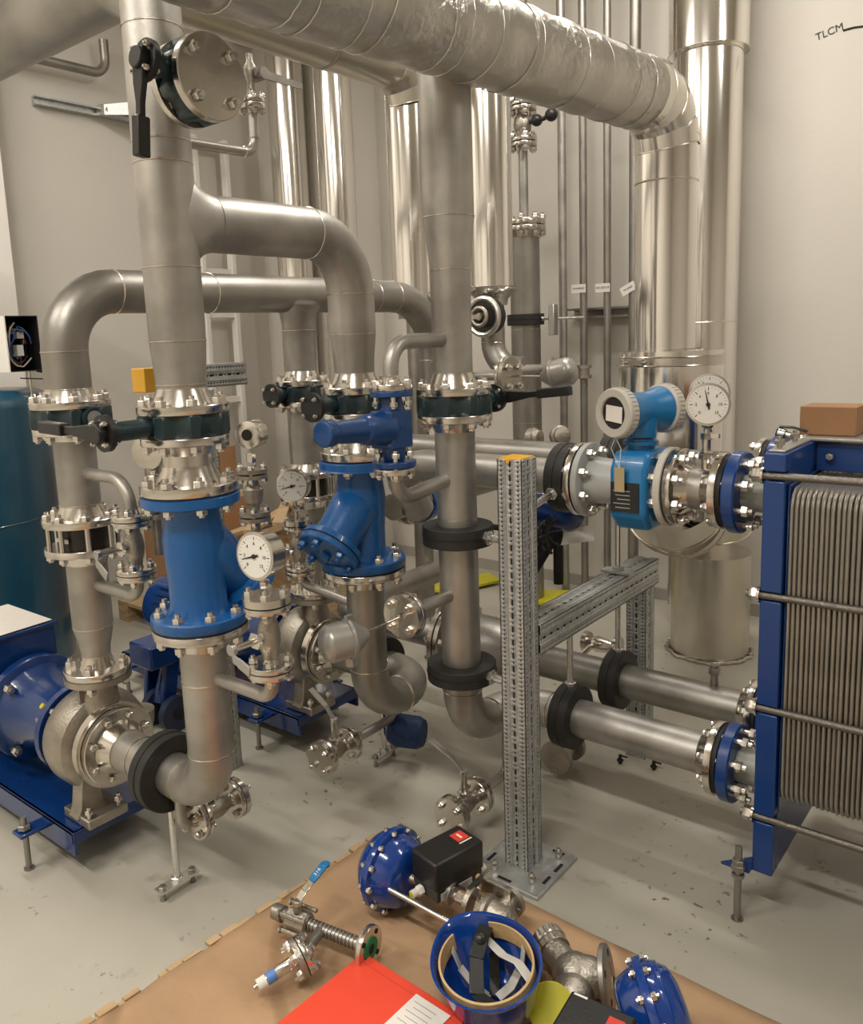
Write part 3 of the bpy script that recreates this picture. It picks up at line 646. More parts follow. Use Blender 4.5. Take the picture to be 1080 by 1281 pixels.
g = G(); g.lathe((tx, ty, 0), Z, [(zz(640), .016), (zz(632), .018), (zz(628), .030), (zz(612), .034), (zz(606), .02), (zz(598), .016)], 24); g.cyl((tx, ty, zz(690)), (tx, ty, zz(650)), .016); g.tube([V(tx, ty, zz(688)), V(tx, ty, zz(694)), V(tx, ty - .03, zz(698)), V(SX - .05, Y1 + .12, zz(700))], .014, 12); obj('body', g, CAST, t)
g = G(); cc_ = onX(188, 565, -2.05); g.lathe(cc_ + n_ * .02, -n_, [(0, .03), (.004, .05), (.02, .052), (.08, .05), (.09, .03)], 32)
t = thing('pressure_transmitter', 'stainless transmitter head half hidden left of the front strainer neck', 'transmitter', cc_ - V(0, 0, .15)); obj('head', g, FLG, t)
g = G(); g.cyl(cc_ - V(0, 0, .14), cc_ - V(0, 0, .045), .02); g.cyl(cc_ - V(0, 0, .155), cc_ - V(0, 0, .14), .045); g.cyl(cc_ - V(0, 0, .30), cc_ - V(0, 0, .155), .014); g.cyl(cc_ - V(0, 0, .19), cc_ - V(0, 0, .175), .045); obj('stem', g, CAST, t)

# ================================================================== middle pipe
t = thing('middle_pipe', 'tall stainless pipe right of centre, tapering below a weld near the top', 'pipe', (EX, EY, VT))
ztop = 2.385
vprofile(t, EX, EY, [(VT + .045, .058), (1.79, .058), (1.925, .073), (ztop, .073)], 'pipe', STEEL, 40)
seams(t, [(EX, EY, VT + .05), (EX, EY, 1.785), (EX, EY, 1.93)], Z, [.058, .0582, .0733])
f = flange(t, (EX, EY, VT - .005), Z, .112, .021, .058, .042); bolts(f, (EX, EY, ZV - .005), Z, .095, 8, .010, .10)
t = thing('middle_pipe', 'stainless pipe below the middle valve, bending at floor level towards the heat exchanger', 'pipe', (EX, EY, .3))
flange(t, (EX, EY, VB - .005), -Z, .112, .021, .060, .03)
ZP, YP1, YP2 = .365, 2.27, 2.62
pipe(t, [(EX, EY, VB - .04), (EX, EY, ZP), (EX, YP1, ZP), (-.80, YP1, ZP)], .060, .148, n=36)
g = G(); g.torus((EX, EY, 1.01 + .05), Z, .0600, .001, 28, 5); obj('weld_seam', g, WELD, t)
zx1, zx2 = 1.01, .578
pf = V(-1.276, EY, 0)
clamp((EX, EY, zx1), Z, .060, .107, .058, 'thick black clamp on the middle pipe, upper one fixed to the perforated post', [(V(EX + .10, EY, zx1), V(-1.272, EY, zx1))], .012)
clamp((EX, EY, zx2), Z, .060, .107, .052, 'thick black clamp on the middle pipe, lower one near the floor elbow', [(V(EX + .10, EY, zx2), V(-1.272, EY, zx2))], .012)
# bypass tubes and blue relief valve
RY = 1.69
t = thing('relief_bypass', 'thin stainless tube bending from the middle pipe over the blue relief valve and back', 'pipe', (EX, RY, 1.17))
pipe(t, [(EX, EY - .05, 1.588), (EX, RY, 1.588), (EX, RY, 1.50)], .021, .07, seam=False)
pipe(t, [(EX, EY - .05, 1.180), (EX, RY, 1.158), (EX, RY, 1.235)], .021, .06, seam=False)
for zf, d in ((1.462, 1), (1.252, -1)):
    f = flange(t, (EX, RY, zf), Z * d, .056, .016, .021, .018); bolts(f, (EX, RY, zf - d * .008), Z, .043, 4, .008, .045)
t = thing('relief_valve', 'blue relief valve with a round bonnet pointing left, in front of the middle pipe', 'valve', (EX, RY, 1.253))
g = G()
g.cyl((EX, RY, 1.445), (EX, RY, 1.461), .058, n=32); g.cyl((EX, RY, 1.255), (EX, RY, 1.272), .060, n=32); g.lathe((EX, RY, 0), Z, [(1.272, .028), (1.30, .034), (1.41, .034), (1.445, .026)], 28)
g.box((EX, RY - .005, 1.358), (.075, .085, .10))
a = V(0, -1, .05).normalized(); g.lathe((EX, RY - .03, 1.362), a, [(0, .048), (.05, .044), (.09, .038), (.095, .033), (.20, .028), (.205, .034), (.235, .034), (.238, .030)], 32)
obj('body', g, NAVY2 if 'NAVY2' in globals() else mat('relief_valve_blue', (.003, .045, .17), 0, .36, bump=.1, bscale=90, coat=.3), t, bev=.004)

def sensor_head(t, c, ax, r=.045, L=.085):
    a = Vector(ax).normalized(); c = Vector(c); g = G()
    g.lathe(c, a, [(-L * .75, .016), (-L * .6, r * .55), (-L * .35, r * .95), (-L * .28, r * 1.08), (-L * .2, r * 1.08), (-L * .18, r), (L * .32, r), (L * .36, r * .98), (L * .50, r * .80), (L * .58, r * .4), (L * .6, .001)], 36)
    h = obj('sensor_head', g, SILVER, t)
    u, w, _ = frame(a); g = G(); g.box(c - a * L * .24 + Z * r * 1.1, (.012, .022, .018)); g.cyl(c - a * L * .24 - Z * r * 1.0, c - a * L * .24 - Z * r * 1.45, .018, n=6); obj('terminal_lug', g, SILVER, h)
t = thing('temperature_sensor', 'silver sensor head on a thin rod in front of the rear suction pipe, low', 'sensor', (EX, 1.70, .80))
zq = .828
g = G(); g.cyl((EX, EY - .05, zq), (EX, 1.735, zq), .019); obj('thermowell_stub', g, STEEL, t)
f = flange(t, (EX, 1.712, zq), Y, .063, .014, .019, .012); bolts(f, (EX, 1.708, zq), Y, .045, 4, .009, .036)
g = G(); g.cyl((EX, 1.709, zq), (EX, 1.690, zq), .063, n=36); obj('blind_flange', g, FLG, t); g = G(); g.cyl((EX, 1.69, zq), (EX, 1.50, zq), .0035, n=8); g.hexb((EX, 1.69, zq), -Y, .01, .012); obj('rod', g, FLG, t)
sensor_head(t, (EX - .02, 1.470, zq - .004), (-.42, -.9, -.06), .050, .10)
t = thing('temperature_sensor', 'silver sensor head on a thin rod right of the middle valve lever, high', 'sensor', (-1.9, 2.9, 1.40))
zq = 1.425; yq = 2.9; xq = onY(636, 475, yq).x
YT2 = 3.55; pipe(t, [(xq - .02, yq, zq), (xq - .2, yq, zq), (xq - .2, YT2 + .01, zq), (onY(612, 200, YT2).x + .18, YT2 + .01, zq)], .018, .05, 'thermowell_stub', seam=False)
f = flange(t, (xq - .003, yq, zq), -X, .080, .014, .018, .012); bolts(f, (xq, yq, zq), X, .055, 4, .010, .036)
g = G(); g.cyl((xq, yq, zq), (xq + .018, yq, zq), .080, n=36); obj('blind_flange', g, CAST, t); xe = onY(682, 474, yq).x; g = G(); g.cyl((xq, yq, zq), (xe, yq, zq), .0045, n=8); obj('rod', g, FLG, t)
sensor_head(t, (xe + .07, yq, zq + .012), (1, .1, .22), .055, .11)

# ================================================================== lower pipes and upper pipes to the heat exchanger
XF = -.62                     # left face of the frame plate
def port_flange(t, y, z, x, r, lab=None):
    """steel flange on the pipe, long studs, blue backing ring and nuts at the frame plate"""
    f = flange(t, (x, y, z), -X, .105, .020, r, .035); gasket(t, (x + .006, y, z), X, .098, .006)
    g = G(); g.lathe((x + .018, y, z), X, [(0, .108), (.004, .112), (.030, .112), (.034, .108), (.034, .055), (0, .055)], 40, False, False); rg = obj('backing_ring', g, HXBL, t)
    g = G(); g.cyl((x + .012, y, z), (XF, y, z), .050, n=32); obj('port_liner', g, mat('rubber_liner', (.35, .36, .31), 0, .4), t)
    for k in range(8):
        a = PI / 8 + k * PI / 4; q = V(x, y + .088 * math.cos(a), z + .088 * math.sin(a)); inst('bolt', boltmesh(.0105, .085), rg, q + V(.025, 0, 0), X)
t_low1 = thing('port_connection', 'lower front stainless flange with blue ring on the heat exchanger', 'flange', (-.75, YP1, ZP)); port_flange(t_low1, YP1, ZP, -.75, .060)
t_low2 = thing('process_pipe', 'stainless pipe of the lower rear port with a small upright nozzle on top', 'pipe', (-1.2, YP2, ZP)); port_flange(t_low2, YP2, ZP, -.75, .060)
g = G(); g.lathe((-1.60, YP2, ZP), X, [(-.12, .060), (0, .0600), (.80, .060)], 36); g.cyl((-1.7, YP2, ZP), (-1.60, YP2, ZP), .06, n=36); obj('pipe', g, STEELD, t_low2)
qn = onZ(883, 868, ZP + .06); g = G(); g.cyl((qn.x, YP2, ZP + .05), (qn.x, YP2, ZP + .105), .012); g.cyl((qn.x, YP2, ZP + .07), (qn.x, YP2, ZP + .075), .0145); g.hexb((qn.x, YP2, ZP + .10), Z, .019, .022); g.cyl((qn.x, YP2, ZP + .12), (qn.x, YP2, ZP + .132), .015); obj('nozzle', g, CAST, t_low2)
t = thing('basket_filter', 'wide stainless filter body with a large bolted flange behind the middle pipe', 'filter', (-1.9, YP2, .2))
g = G(); g.lathe((-1.93, YP2, ZP), X, [(0, .125), (.03, .125), (.20, .120), (.25, .10), (.33, .064), (.36, .060)], 44); obj('body', g, STEELD, t)
f = flange(t, (-1.945, YP2, ZP), X, .172, .022, .125, 0); f2 = flange(t, (-1.951, YP2, ZP), -X, .172, .022, .062, .05); gasket(t, (-1.948, YP2, ZP), X, .168, .003)
bolts(f, (-1.948, YP2, ZP), X, .150, 12, .011, .05)
pipe(t, [(-2.0, YP2, ZP), (-2.62, YP2, ZP), (-2.62, 3.4, ZP)], .058, .12, m=STEELD)
# clamps hanging from the beam
BZ0, BZ1 = onX(680, 816, -1.195).z, onX(678, 780, -1.195).z
for y, l in ((YP1, 'black clamp hanging on a rod around the lower front pipe'), (YP2, 'black clamp hanging on a rod around the lower rear pipe')):
    clamp((-1.235, y, ZP), X, .0605, .103, .062, l, [(V(-1.235, y, ZP + .10), V(-1.235, y, BZ0 + .005))], .010)
ZU = 1.15
t = thing('process_pipe', 'stainless pipe of the upper front line, left of the flow meter', 'pipe', (-1.5, YP1, ZU))
pipe(t, [(-1.93, YP1 + .12, ZU - .20), (-1.93, YP1, ZU - .02), (-1.80, YP1, ZU), (-1.20, YP1, ZU)], .056, .08, n=36, seam=False, m=STEEL)
f = flange(t, (-1.178, YP1, ZU), -X, .112, .019, .058, .02)
t = thing('process_pipe', 'stainless pipe of the upper rear line running behind the flow meter', 'pipe', (-1.5, YP2, ZU))
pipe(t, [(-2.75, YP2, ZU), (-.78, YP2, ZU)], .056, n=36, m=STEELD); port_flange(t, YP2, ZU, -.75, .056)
clamp((-1.235, YP1, ZU), X, .0565, .107, .062, 'black clamp left of the flow meter, bolted sideways to the post', [(V(-1.235, YP1 - .095, ZU - .03), V(-1.235, 2.012, ZU - .06))], .011)
clamp((-1.235, YP2, ZU), X, .0565, .107, .062, 'black clamp on the upper rear pipe, carried by an upright rod', [(V(-1.235, YP2, ZU - .10), V(-1.235, YP2, BZ1 + .01))], .011)
# small far line with blue butterfly flange and blue actuator
t = thing('branch_line', 'stainless line with a bright blue valve disc behind the relief valve', 'pipe', (-2.0, 2.45, .98))
g = G(); g.cyl((-2.0, 2.31, .97), (-2.0, 3.35, .97), .050, n=30); obj('pipe', g, STEELD, t)
for yy in (2.40, 2.445): g = G(); g.cyl((-2.0, yy, .97), (-2.0, yy + .014, .97), .083, n=32); f = obj('flange', g, CAST, t)
bolts(f, (-2.0, 2.43, .97), Y, .068, 8, .009, .07)
g = G(); g.cyl((-2.0, 2.462, .97), (-2.0, 2.50, .97), .088, n=32); obj('blue_valve_disc', g, BLUE, t)
qa = onY(698, 640, 2.9)
t = thing('valve_actuator', 'dark navy rounded actuator with paper tag behind the perforated post', 'actuator', qa)
g = G(); a = V(.75, .66, -.22).normalized(); g.lathe(qa - a * .16, a, [(0, .05), (.02, .075), (.16, .078), (.22, .07), (.255, .05), (.27, .02), (.272, .001)], 32); obj('housing', g, NAVY, t)
g = G(); g.prism([(0, 0), (.13, .02), (.12, .08), (.01, .065)], onY(702, 682, 2.88), (.9, .43, 0), (0, .3, 1), V(0, -.002, 0)); obj('paper_tag', g, PAPER, t)
g = G(); hc = onY(682, 668, 2.75)
for k in range(8): a = k * PI / 4; g.tube([hc, hc + V(.01, .055 * math.cos(a), .055 * math.sin(a)), hc + V(.03, .075 * math.cos(a), .075 * math.sin(a))], .006, 6)
g.torus(hc, X, .05, .007, 24, 6); obj('hand_wheel', g, DARK, t)
g = G(); g.cyl(hc, hc - V(.25, 0, 0), .012); g.cyl(qa - V(0, 0, .06), qa - V(.1, .05, .25), .03); g.cyl(qa - V(0, 0, .3), qa - V(0, 0, 0), .02); obj('yoke', g, DARK, t)

# ================================================================== flow meter
t = thing('flow_meter', 'bright blue flow meter with pale grey flanges and round display head', 'flow meter', (-1.03, YP1, 1.03))
c = V(0, YP1, ZU)
for x0, x1, d in ((-1.172, -1.152, 1), (-.918, -.898, -1)):
    g = G(); g.lathe(c + V(x0 if d > 0 else x1, 0, 0), X * d, [(0, .110), (.002, .113), (.019, .113), (.021, .110), (.024, .072), (.07, .068), (.13, .064)], 44); f = obj('flange', g, FMGR if d < 0 else LGR, t)
    bolts(f, c + V((-1.175 if d > 0 else -.895), 0, 0), X, .092, 8, .0105, .052)
g = G(); gasket(t, (-1.176, YP1, ZU), X, .108, .003); gasket(t, (-.895, YP1, ZU), X, .108, .003)
g = G(); oct_ = [(-.105, -.075), (-.105, .055), (-.075, .105), (.075, .105), (.105, .055), (.105, -.075), (.06, -.125), (-.06, -.125)]
g.prism(oct_, c + V(-1.050, 0, 0), Y, Z, V(.110, 0, 0)); hs = obj('sensor_housing', g, FMBL, t, bev=.014)
g = G(); g.cyl(c + V(-1.0, 0, .10), c + V(-1.0, 0, .135), .040); g.cyl(c + V(-1.0, 0, .118), c + V(-1.0, 0, .128), .05, n=32); g.cyl(c + V(-1.0, 0, .14), c + V(-1.0, 0, .155), .045); obj('neck', g, FMBL, t)
hc = c + V(-1.0, 0, .215); ha = V(-.34, -.94, 0).normalized()
g = G(); g.lathe(hc, ha, [(-.075, .064), (-.06, .062), (-.03, .052), (.03, .052), (.06, .062), (.075, .064)], 40); g.cyl(hc - Z * .075, hc, .045, .05); hd = obj('electronics_head', g, FMBL, t)
g = G(); g.lathe(hc + ha * .075, ha, [(0, .066), (.004, .071), (.032, .071), (.037, .067), (.037, .047), (.031, .045)], 48, True, False); cv = obj('display_cover', g, FMGR, t)
g = G(); e = hc + ha * .106; g.cyl(e - ha * .004, e, .0455, n=36); wn = obj('window', g, DARK, cv)
sd = ha.cross(Z).normalized() * -1; g = G(); g.prism([(-.031, -.022), (.031, -.028), (.033, .018), (-.029, .023)], e + ha * .0008, sd, Z, ha * .001); obj('display_label', g, PAPER, wn)
g = G(); g.lathe(hc - ha * .075, -ha, [(0, .066), (.004, .071), (.032, .071), (.042, .06), (.043, .001)], 48); bc = obj('rear_cover', g, FMGR, t)
g = G()
for k in range(36):
    a = 2 * PI * k / 36; u, w, _ = frame(ha); d = u * math.cos(a) + w * math.sin(a)
    for q in (hc + ha * .09, hc - ha * .095): g.box(q + d * .0715, (.003, .003, .003), Matrix((d, ha, d.cross(ha))).transposed() @ Matrix.Diagonal((1, 6, 1)))
obj('grip_ribs', g, FMGR, t, kind='stuff')
g = G(); b0 = c + V(-1.0, -.108, -.01); g.mm(b0 + V(-.042, -.002, -.055), b0 + V(.042, .004, .03)); pl = obj('type_plate', g, BLACK, t)
for i in range(5): print_line(.05 - .006 * (i % 3), .0022, b0 + V(-.008 + .003 * (i % 3), -.0025, .006 - .012 * i), X, Z, LGR, pl)
tp = hc + ha * .10 - Z * .07; g = G(); g.prism([(-.015, -.07), (.015, -.07), (.015, 0), (-.015, 0)], b0 + V(-.01, -.012, .075), X, Z, V(0, -.001, 0)); tg = obj('hanging_tag', g, mat('tan_tag', (.42, .33, .19), .0, .5), t)
g = G(); g.tube([tp, tp - Z * .03 + V(-.012, -.004, 0), b0 + V(-.01, -.013, .073)], .0012, 5); g.tube([tp, tp - Z * .03 + V(.018, -.004, 0), b0 + V(-.01, -.013, .073)], .0012, 5); obj('tag_wire', g, LGPL, tg)
g = G()
for dz in (-.03, .0, .035): q = hc + V(-.085, .02, dz); g.cyl(q, q + V(-.03, 0, 0), .011, n=6)
obj('cable_gland', g, LGPL, hd)
t = thing('process_pipe', 'short stainless spool between the flow meter and the heat exchanger', 'pipe', (-.82, YP1, ZU))
f = flange(t, (-.892, YP1, ZU), X, .110, .020, .060, .03); g = G(); g.cyl((-.85, YP1, ZU), (-.79, YP1, ZU), .060, n=36); obj('pipe', g, STEELD, t)
port_flange(t, YP1, ZU, -.752, .060)
g = G(); q = V(-.81, YP1, ZU + .055); g.cyl(q, q + Z * .03, .013); g.hexb(q + Z * .03, Z, .018, .02); g.cyl(q + Z * .05, q + Z * .085, .012); g.hexb(q + Z * .085, Z, .016, .018); g.cyl(q + Z * .10, q + Z * .12, .008); g.box(q + V(.02, .0, .095), (.03, .014, .012)); obj('gauge_valve', g, FLG, t)
gauge((-.80, YP1 - .02, onY(880, 505, YP1).z), (.32, -.94, .05), .056, 'large white dial gauge in front of the tall aluminium ducts', needle=102, dep=.03, stem=q + Z * .115, stemr=.007)
z2 = onY(888, 492, YP2).z; x2 = onY(888, 492, YP2).x
gauge((x2, YP2, z2), (.30, -.95, .05), .060, 'second round gauge half hidden behind the large white dial', needle=120, dep=.03, stem=(x2, YP2, ZU + .055), mark=False)

# ================================================================== plate heat exchanger
HY0, HY1, HZ0, HZ1 = 2.14, 2.78, .138, 1.28
t = thing('plate_heat_exchanger', 'blue framed plate heat exchanger with a stack of steel plates at the right edge', 'heat exchanger', (-.4, 2.4, HZ0))
BARM = mat('dark_threaded_bar', (.20, .185, .165), .8, .35, bump=.3, bscale=300)
bars = [1.222, .911, .605, .297]
g = G(); zs = [HZ0] + [v for z in bars[::-1] for v in (z - .012, z + .012)] + [HZ1]
g.mm((XF, HY0 + .035, HZ0), (-.568, HY1, HZ1))
for i in range(0, len(zs), 2): g.mm((XF, HY0, zs[i]), (-.568, HY0 + .036, zs[i + 1]))
fp = obj('frame_plate', g, HXBL, t, bev=.003)
g = G(); g.mm((-.566, HY0 + .02, .32), (-.561, HY1 - .05, 1.2)); obj('inner_edge', g, NAVY, fp, bev=.004)
# plates
w0, w1, z0, z1, rc = 2.152, 2.70, .345, 1.192, .05
def rr(ins):
    P = []
    for cy, cz, a0 in ((w1 - rc, z1 - rc, 0), (w0 + rc, z1 - rc, 90), (w0 + rc, z0 + rc, 180), (w1 - rc, z0 + rc, 270)):
        for k in range(5): a = math.radians(a0 + k * 22.5); P.append((cy + (rc - ins) * math.cos(a), cz + (rc - ins) * math.sin(a)))
    return P
g = G(); prev = None; n = 20
for xx, ins in ((0, .012), (.0016, .003), (.0048, 0), (.0084, .003), (.0100, .012)):
    i = len(g.v); g.v += [V(xx, p[0], p[1]) for p in rr(ins)]
    if prev is None: g.face(*[i + k for k in range(n)][::-1])
    else: g.band(prev, i, n)
    prev = i
g.face(*[prev + k for k in range(n)])
pm = mesh('plate', g, PLATEM, V(0, 0, 0), 50)
for k in range(50):
    x0 = -.560 + k * .0118 + random.uniform(-.0006, .0006); o = inst('plate', pm, t, V(x0, random.uniform(-.002, .002), random.uniform(-.002, .002)))
g = G(); g.mm((.055, HY0, HZ0), (.11, HY1, HZ1)); obj('pressure_plate', g, HXBL, t, bev=.004)
for z in bars:
    g = G(); g.cyl((-.655, HY0 + .008, z), (.25, HY0 + .008, z), .0098, n=16); b = obj('tightening_bolt', g, BARM, t)
    g = G(); g.hexb((XF - .006, HY0 + .01, z), -X, .020, .022); g.cyl((XF - .006, HY0 + .01, z), (XF, HY0 + .01, z), .022, n=20); obj('nut', g, FLG, b)
    g = G(); g.cyl((-.655, HY1 - .012, z), (.25, HY1 - .012, z), .0098, n=16); obj('tightening_bolt', g, BARM, t)
g = G(); g.mm((-.566, 2.425, 1.198), (.3, 2.455, 1.272)); g.mm((-.566, 2.425, 1.262), (.3, 2.52, 1.272)); g.mm((-.566, 2.425, 1.198), (.3, 2.52, 1.208)); obj('carrying_bar', g, HXBL, t, bev=.002)
g = G(); g.mm((-.566, 2.4, .30), (.3, 2.50, .33)); obj('guiding_bar', g, HXBL, t)
g = G(); g.mm((XF + .004, HY0 + .02, HZ1), (-.575, 2.42, HZ1 + .006)); br = obj('top_bracket', g, SILVER, t, bev=.002)
for y in (2.20, 2.34): inst('bolt', boltmesh(.011, .012), br, (-.60, y, HZ1 + .008), Z)
inst('bolt', boltmesh(.010, .012), t, (-.53, 2.424, 1.24), -Y)
g = G(); g.prism([(0, 0), (.075, 0), (.075, .085)], (XF - .075, HY0 - .02, HZ0 + .0), X, Y, V(0, 0, .008)); ft = obj('foot_bracket', g, HXBL, t)
g = G(); q = onZ(925, 1150, 0); q = V(-.645, 2.108, 0); g.cyl(q, q + Z * .215, .0095, n=14); g.hexb(q + Z * .148, Z, .019, .016); g.hexb(q + Z * .165, Z, .017, .014); g.hexb(q + Z * .137, -Z, .017, .012); g.cyl(q, q + Z * .004, .016, n=14); obj('levelling_bolt', g, STEELD, t)
# things on top
p0 = V(-.62, 2.395, 1.275)
t = thing('laptop_lid', 'thin pale tray lying on top of the heat exchanger under the box', 'tray', (-.4, 2.45, 1.276))
t['label'] = 'thin silvery tray lying on the heat exchanger frame under the cardboard box'
g = G(); g.mm((-.60, 2.40, 1.281), (-.1, 2.62, 1.289)); obj('sheet', g, SILVER, t, bev=.002); t.name = 'metal_tray'
g = G(); b0, b1 = onY(1000, 546, 2.46), onY(1071, 546, 2.46)
g.mm((b0.x, 2.46, 1.290), (b1.x, 2.58, 1.290 + .078)); tag(obj('cardboard_box', g, CARD2, bev=.002), 'small brown cardboard box on top of the heat exchanger', 'box')
t = thing('hand_torch', 'black and silver torch lying left of the small cardboard box', 'torch', (-.66, 2.40, 1.29))
e0, e1 = onY(973, 541, 2.43), onY(1010, 550, 2.43)
g = G(); d = (e1 - e0).normalized(); L = (e1 - e0).length; g.lathe(e0, d, [(0, .011), (.002, .014), (.02, .0145), (.024, .011), (L, .010)], 20); obj('barrel', g, RODM, t)
g = G(); g.cyl(e0 - d * .002, e0 + d * .004, .0125); obj('lens', g, DARK, t)
g = G(); g.tube([e0 + V(.005, 0, .016), e0 + V(.04, 0, .016), e0 + V(.075, .01, .004)], .004, 8); obj('clip', g, BLACK, t)

# ================================================================== perforated channels
def channel(t, a, b, w, ud, vd, name='perforated_channel', cap=True, pitch=.0133):
    """square channel with rows of real holes in all four faces; ud, vd are the two face normals"""
    a, b = Vector(a), Vector(b); L = (b - a).length; d = (b - a).normalized(); u, v = Vector(ud), Vector(vd); h = w / 2
    g = G()
    cols = [-h, -.030 * w / .08, -.0245 * w / .08, -.0145 * w / .08, -.0128 * w / .08, -.0032 * w / .08, .0032 * w / .08, .0128 * w / .08, .0145 * w / .08, .0245 * w / .08, .030 * w / .08, h]
    dep = [0, 0, 0, 0, .003, .003, .003, .003, 0, 0, 0, 0]
    n = int(L / pitch)
    for nx, tx_ in ((u, v), (-u, -v), (v, -u), (-v, u)):
        rows = [(0, None)]
        for k in range(n):
            s = (k + .5) * L / n; rows += [(s - .0026, 'a'), (s + .0026, 'b')]
        rows.append((L, None)); idx = []
        for s, _ in rows:
            i = len(g.v); idx.append(i)
            for cx, dp in zip(cols, dep): g.v.append(a + d * s + nx * (h - dp) + tx_ * cx)
        for r in range(len(rows) - 1):
            hole = r % 2 == 1; k = (r - 1) // 2; slot = (k % 3) != 2
            for q in range(len(cols) - 1):
                if hole and q in (1, 9): continue
                if q == 5 and ((hole and True) or (not hole and (r // 2) % 3 == 2 and 0 < r < len(rows) - 2)): continue
                g.face(idx[r] + q, idx[r] + q + 1, idx[r + 1] + q + 1, idx[r + 1] + q)
    o = obj(name, g, GALV, t); m = o.modifiers.new('thickness', 'SOLIDIFY'); m.thickness = .0022; m.offset = -1
    return o
PXc, PYc = -1.235, 1.97
ztp = onY(646, 574, 1.95).z
t = thing('perforated_post', 'galvanised perforated square post with yellow cap standing on a bolted base plate', 'post', (PXc, PYc, 0))
channel(t, (PXc, PYc, .012), (PXc, PYc, ztp), .08, X, Y)
g = G(); g.mm((PXc - .033, PYc - .033, .03), (PXc + .033, PYc + .033, ztp - .01)); obj('inner_shadow_core', g, CAVE_SHADE, t).name = 'shade_core'  # added dark box paints the shade seen through the post's holes
g = G(); g.mm((PXc - .036, PYc - .036, ztp - .006), (PXc + .036, PYc + .036, ztp + .004)); g.mm((PXc - .01, PYc - .0415, ztp - .012), (PXc + .0, PYc - .036, ztp + .002)); obj('end_cap', g, YEL, t, bev=.002)
bp0, bp1 = V(-1.345, 1.846, 0), V(-1.115, 2.085, .012)
g = G(); g.mm(bp0, bp1); bp = obj('base_plate', g, GALV, t, bev=.002)
for x, y in ((-1.285, 1.885), (-1.165, 1.90), (-1.30, 2.04), (-1.16, 2.05)): inst('bolt', boltmesh(.010, .012), bp, (x, y, .014), Z); 
g = G()
for x, y, dx, dy in ((-1.235, 1.862, .045, .010), (-1.305, 1.862, .03, .010), (-1.325, 1.93, .010, .045), (-1.133, 1.93, .010, .04), (-1.133, 2.0, .010, .045), (-1.17, 2.068, .04, .010)): g.box((x, y, .0125), (dx, dy, .0012))
obj('plate_slots', g, DARK, bp)
t = thing('perforated_beam', 'galvanised perforated beam running back from the post over the lower pipes', 'beam', (PXc, 2.4, BZ0))
yb1 = onX(823, 700, -1.195).y
channel(t, (PXc, PYc + .042, (BZ0 + BZ1) / 2), (PXc, yb1, (BZ0 + BZ1) / 2), BZ1 - BZ0, X, Z)
g = G(); hw = (BZ1 - BZ0) / 2 - .007; zc_ = (BZ0 + BZ1) / 2; g.mm((PXc - hw, PYc + .05, zc_ - hw), (PXc + hw, yb1 - .003, zc_ + hw)); obj('shade_core', g, CAVE_SHADE, t)  # dark filler imitating shade within the hollow beam
t['group'] = 'galvanised support frame'
t = thing('perforated_post', 'short galvanised perforated post under the far end of the beam', 'post', (PXc, yb1 - .06, 0))
channel(t, (PXc, yb1 - .06, .0), (PXc, yb1 - .06, BZ0 - .002), .075, X, Y)
g = G(); g.mm((PXc - .03, yb1 - .09, .0), (PXc + .03, yb1 - .03, BZ0 - .01)); obj('shade_core', g, CAVE_SHADE, t)  # dark filler as painted shade; the short post is hollow
g = G(); g.box((PXc, YP2, BZ1 + .006), (.11, .05, .008)); g.hexb((PXc, YP2, BZ1 + .01), Z, .02, .014); tag(obj('rod_plate', g, GALV), 'small galvanised plate with nut holding the upright rod on the beam', 'plate')
# channel behind the front riser with yellow cap
ya, yb_ = onX(190, 475, -2.52).y, onX(300, 465, -2.52).y; zk = onX(190, 475, -2.52).z
t = thing('perforated_beam', 'horizontal galvanised channel with a yellow end cap behind the front riser', 'beam', (-2.52, ya, zk))
channel(t, (-2.52, ya, zk), (-2.52, yb_, zk), .082, X, Z); g = G(); g.mm((-2.552, ya + .004, zk - .032), (-2.488, yb_ - .004, zk + .032)); obj('shade_core', g, CAVE_SHADE, t)  # dark box in this channel is painted shade, followed by no real core
y_ = onX(169, 475, -2.52).y; g = G(); g.mm((-2.559, y_ + .012, zk - .041), (-2.481, ya, zk + .041)); obj('end_cap', g, YEL, t, bev=.003)
t = thing('perforated_post', 'thin galvanised channel post standing behind the front suction pipe', 'post', (-2.44, 1.83, 0))
channel(t, (-2.44, 1.83, 0), (-2.44, 1.83, zk - .045), .045, X, Y)
# stands under the suction clamps
for y0, l1, l2 in ((Y1, 'thick black clamp around the near suction nozzle', 'zinc plated support rod under the near black clamp, on a small bolted foot'), (Y2, 'thick black clamp around the rear suction nozzle', 'zinc plated support rod under the rear double elbow, on a small bolted foot')):
    cx = -1.995
    clamp((cx, y0, ZA), X, .063, .112, .062, l1)
    t = thing('support_stand', l2, 'stand', (cx, y0, 0), 'pipe support rods')
    g = G(); g.cyl((cx, y0, .04), (cx, y0, ZA - .105), .0105, n=16); g.hexb((cx, y0, .036), Z, .019, .014); obj('threaded_rod', g, RODM, t)
    g = G(); g.box((cx, y0, .034), (.038, .135, .006)); pl = obj('foot_plate', g, RODM, t)
    for s in (-1, 1): g = G(); q = V(cx, y0 + s * .052, 0); g.cyl(q, q + Z * .05, .006, n=10); g.hexb(q + Z * .037, Z, .012, .009); g.cyl(q, q + Z * .003, .01, n=10); obj('foot_bolt', g, STEELD, pl)

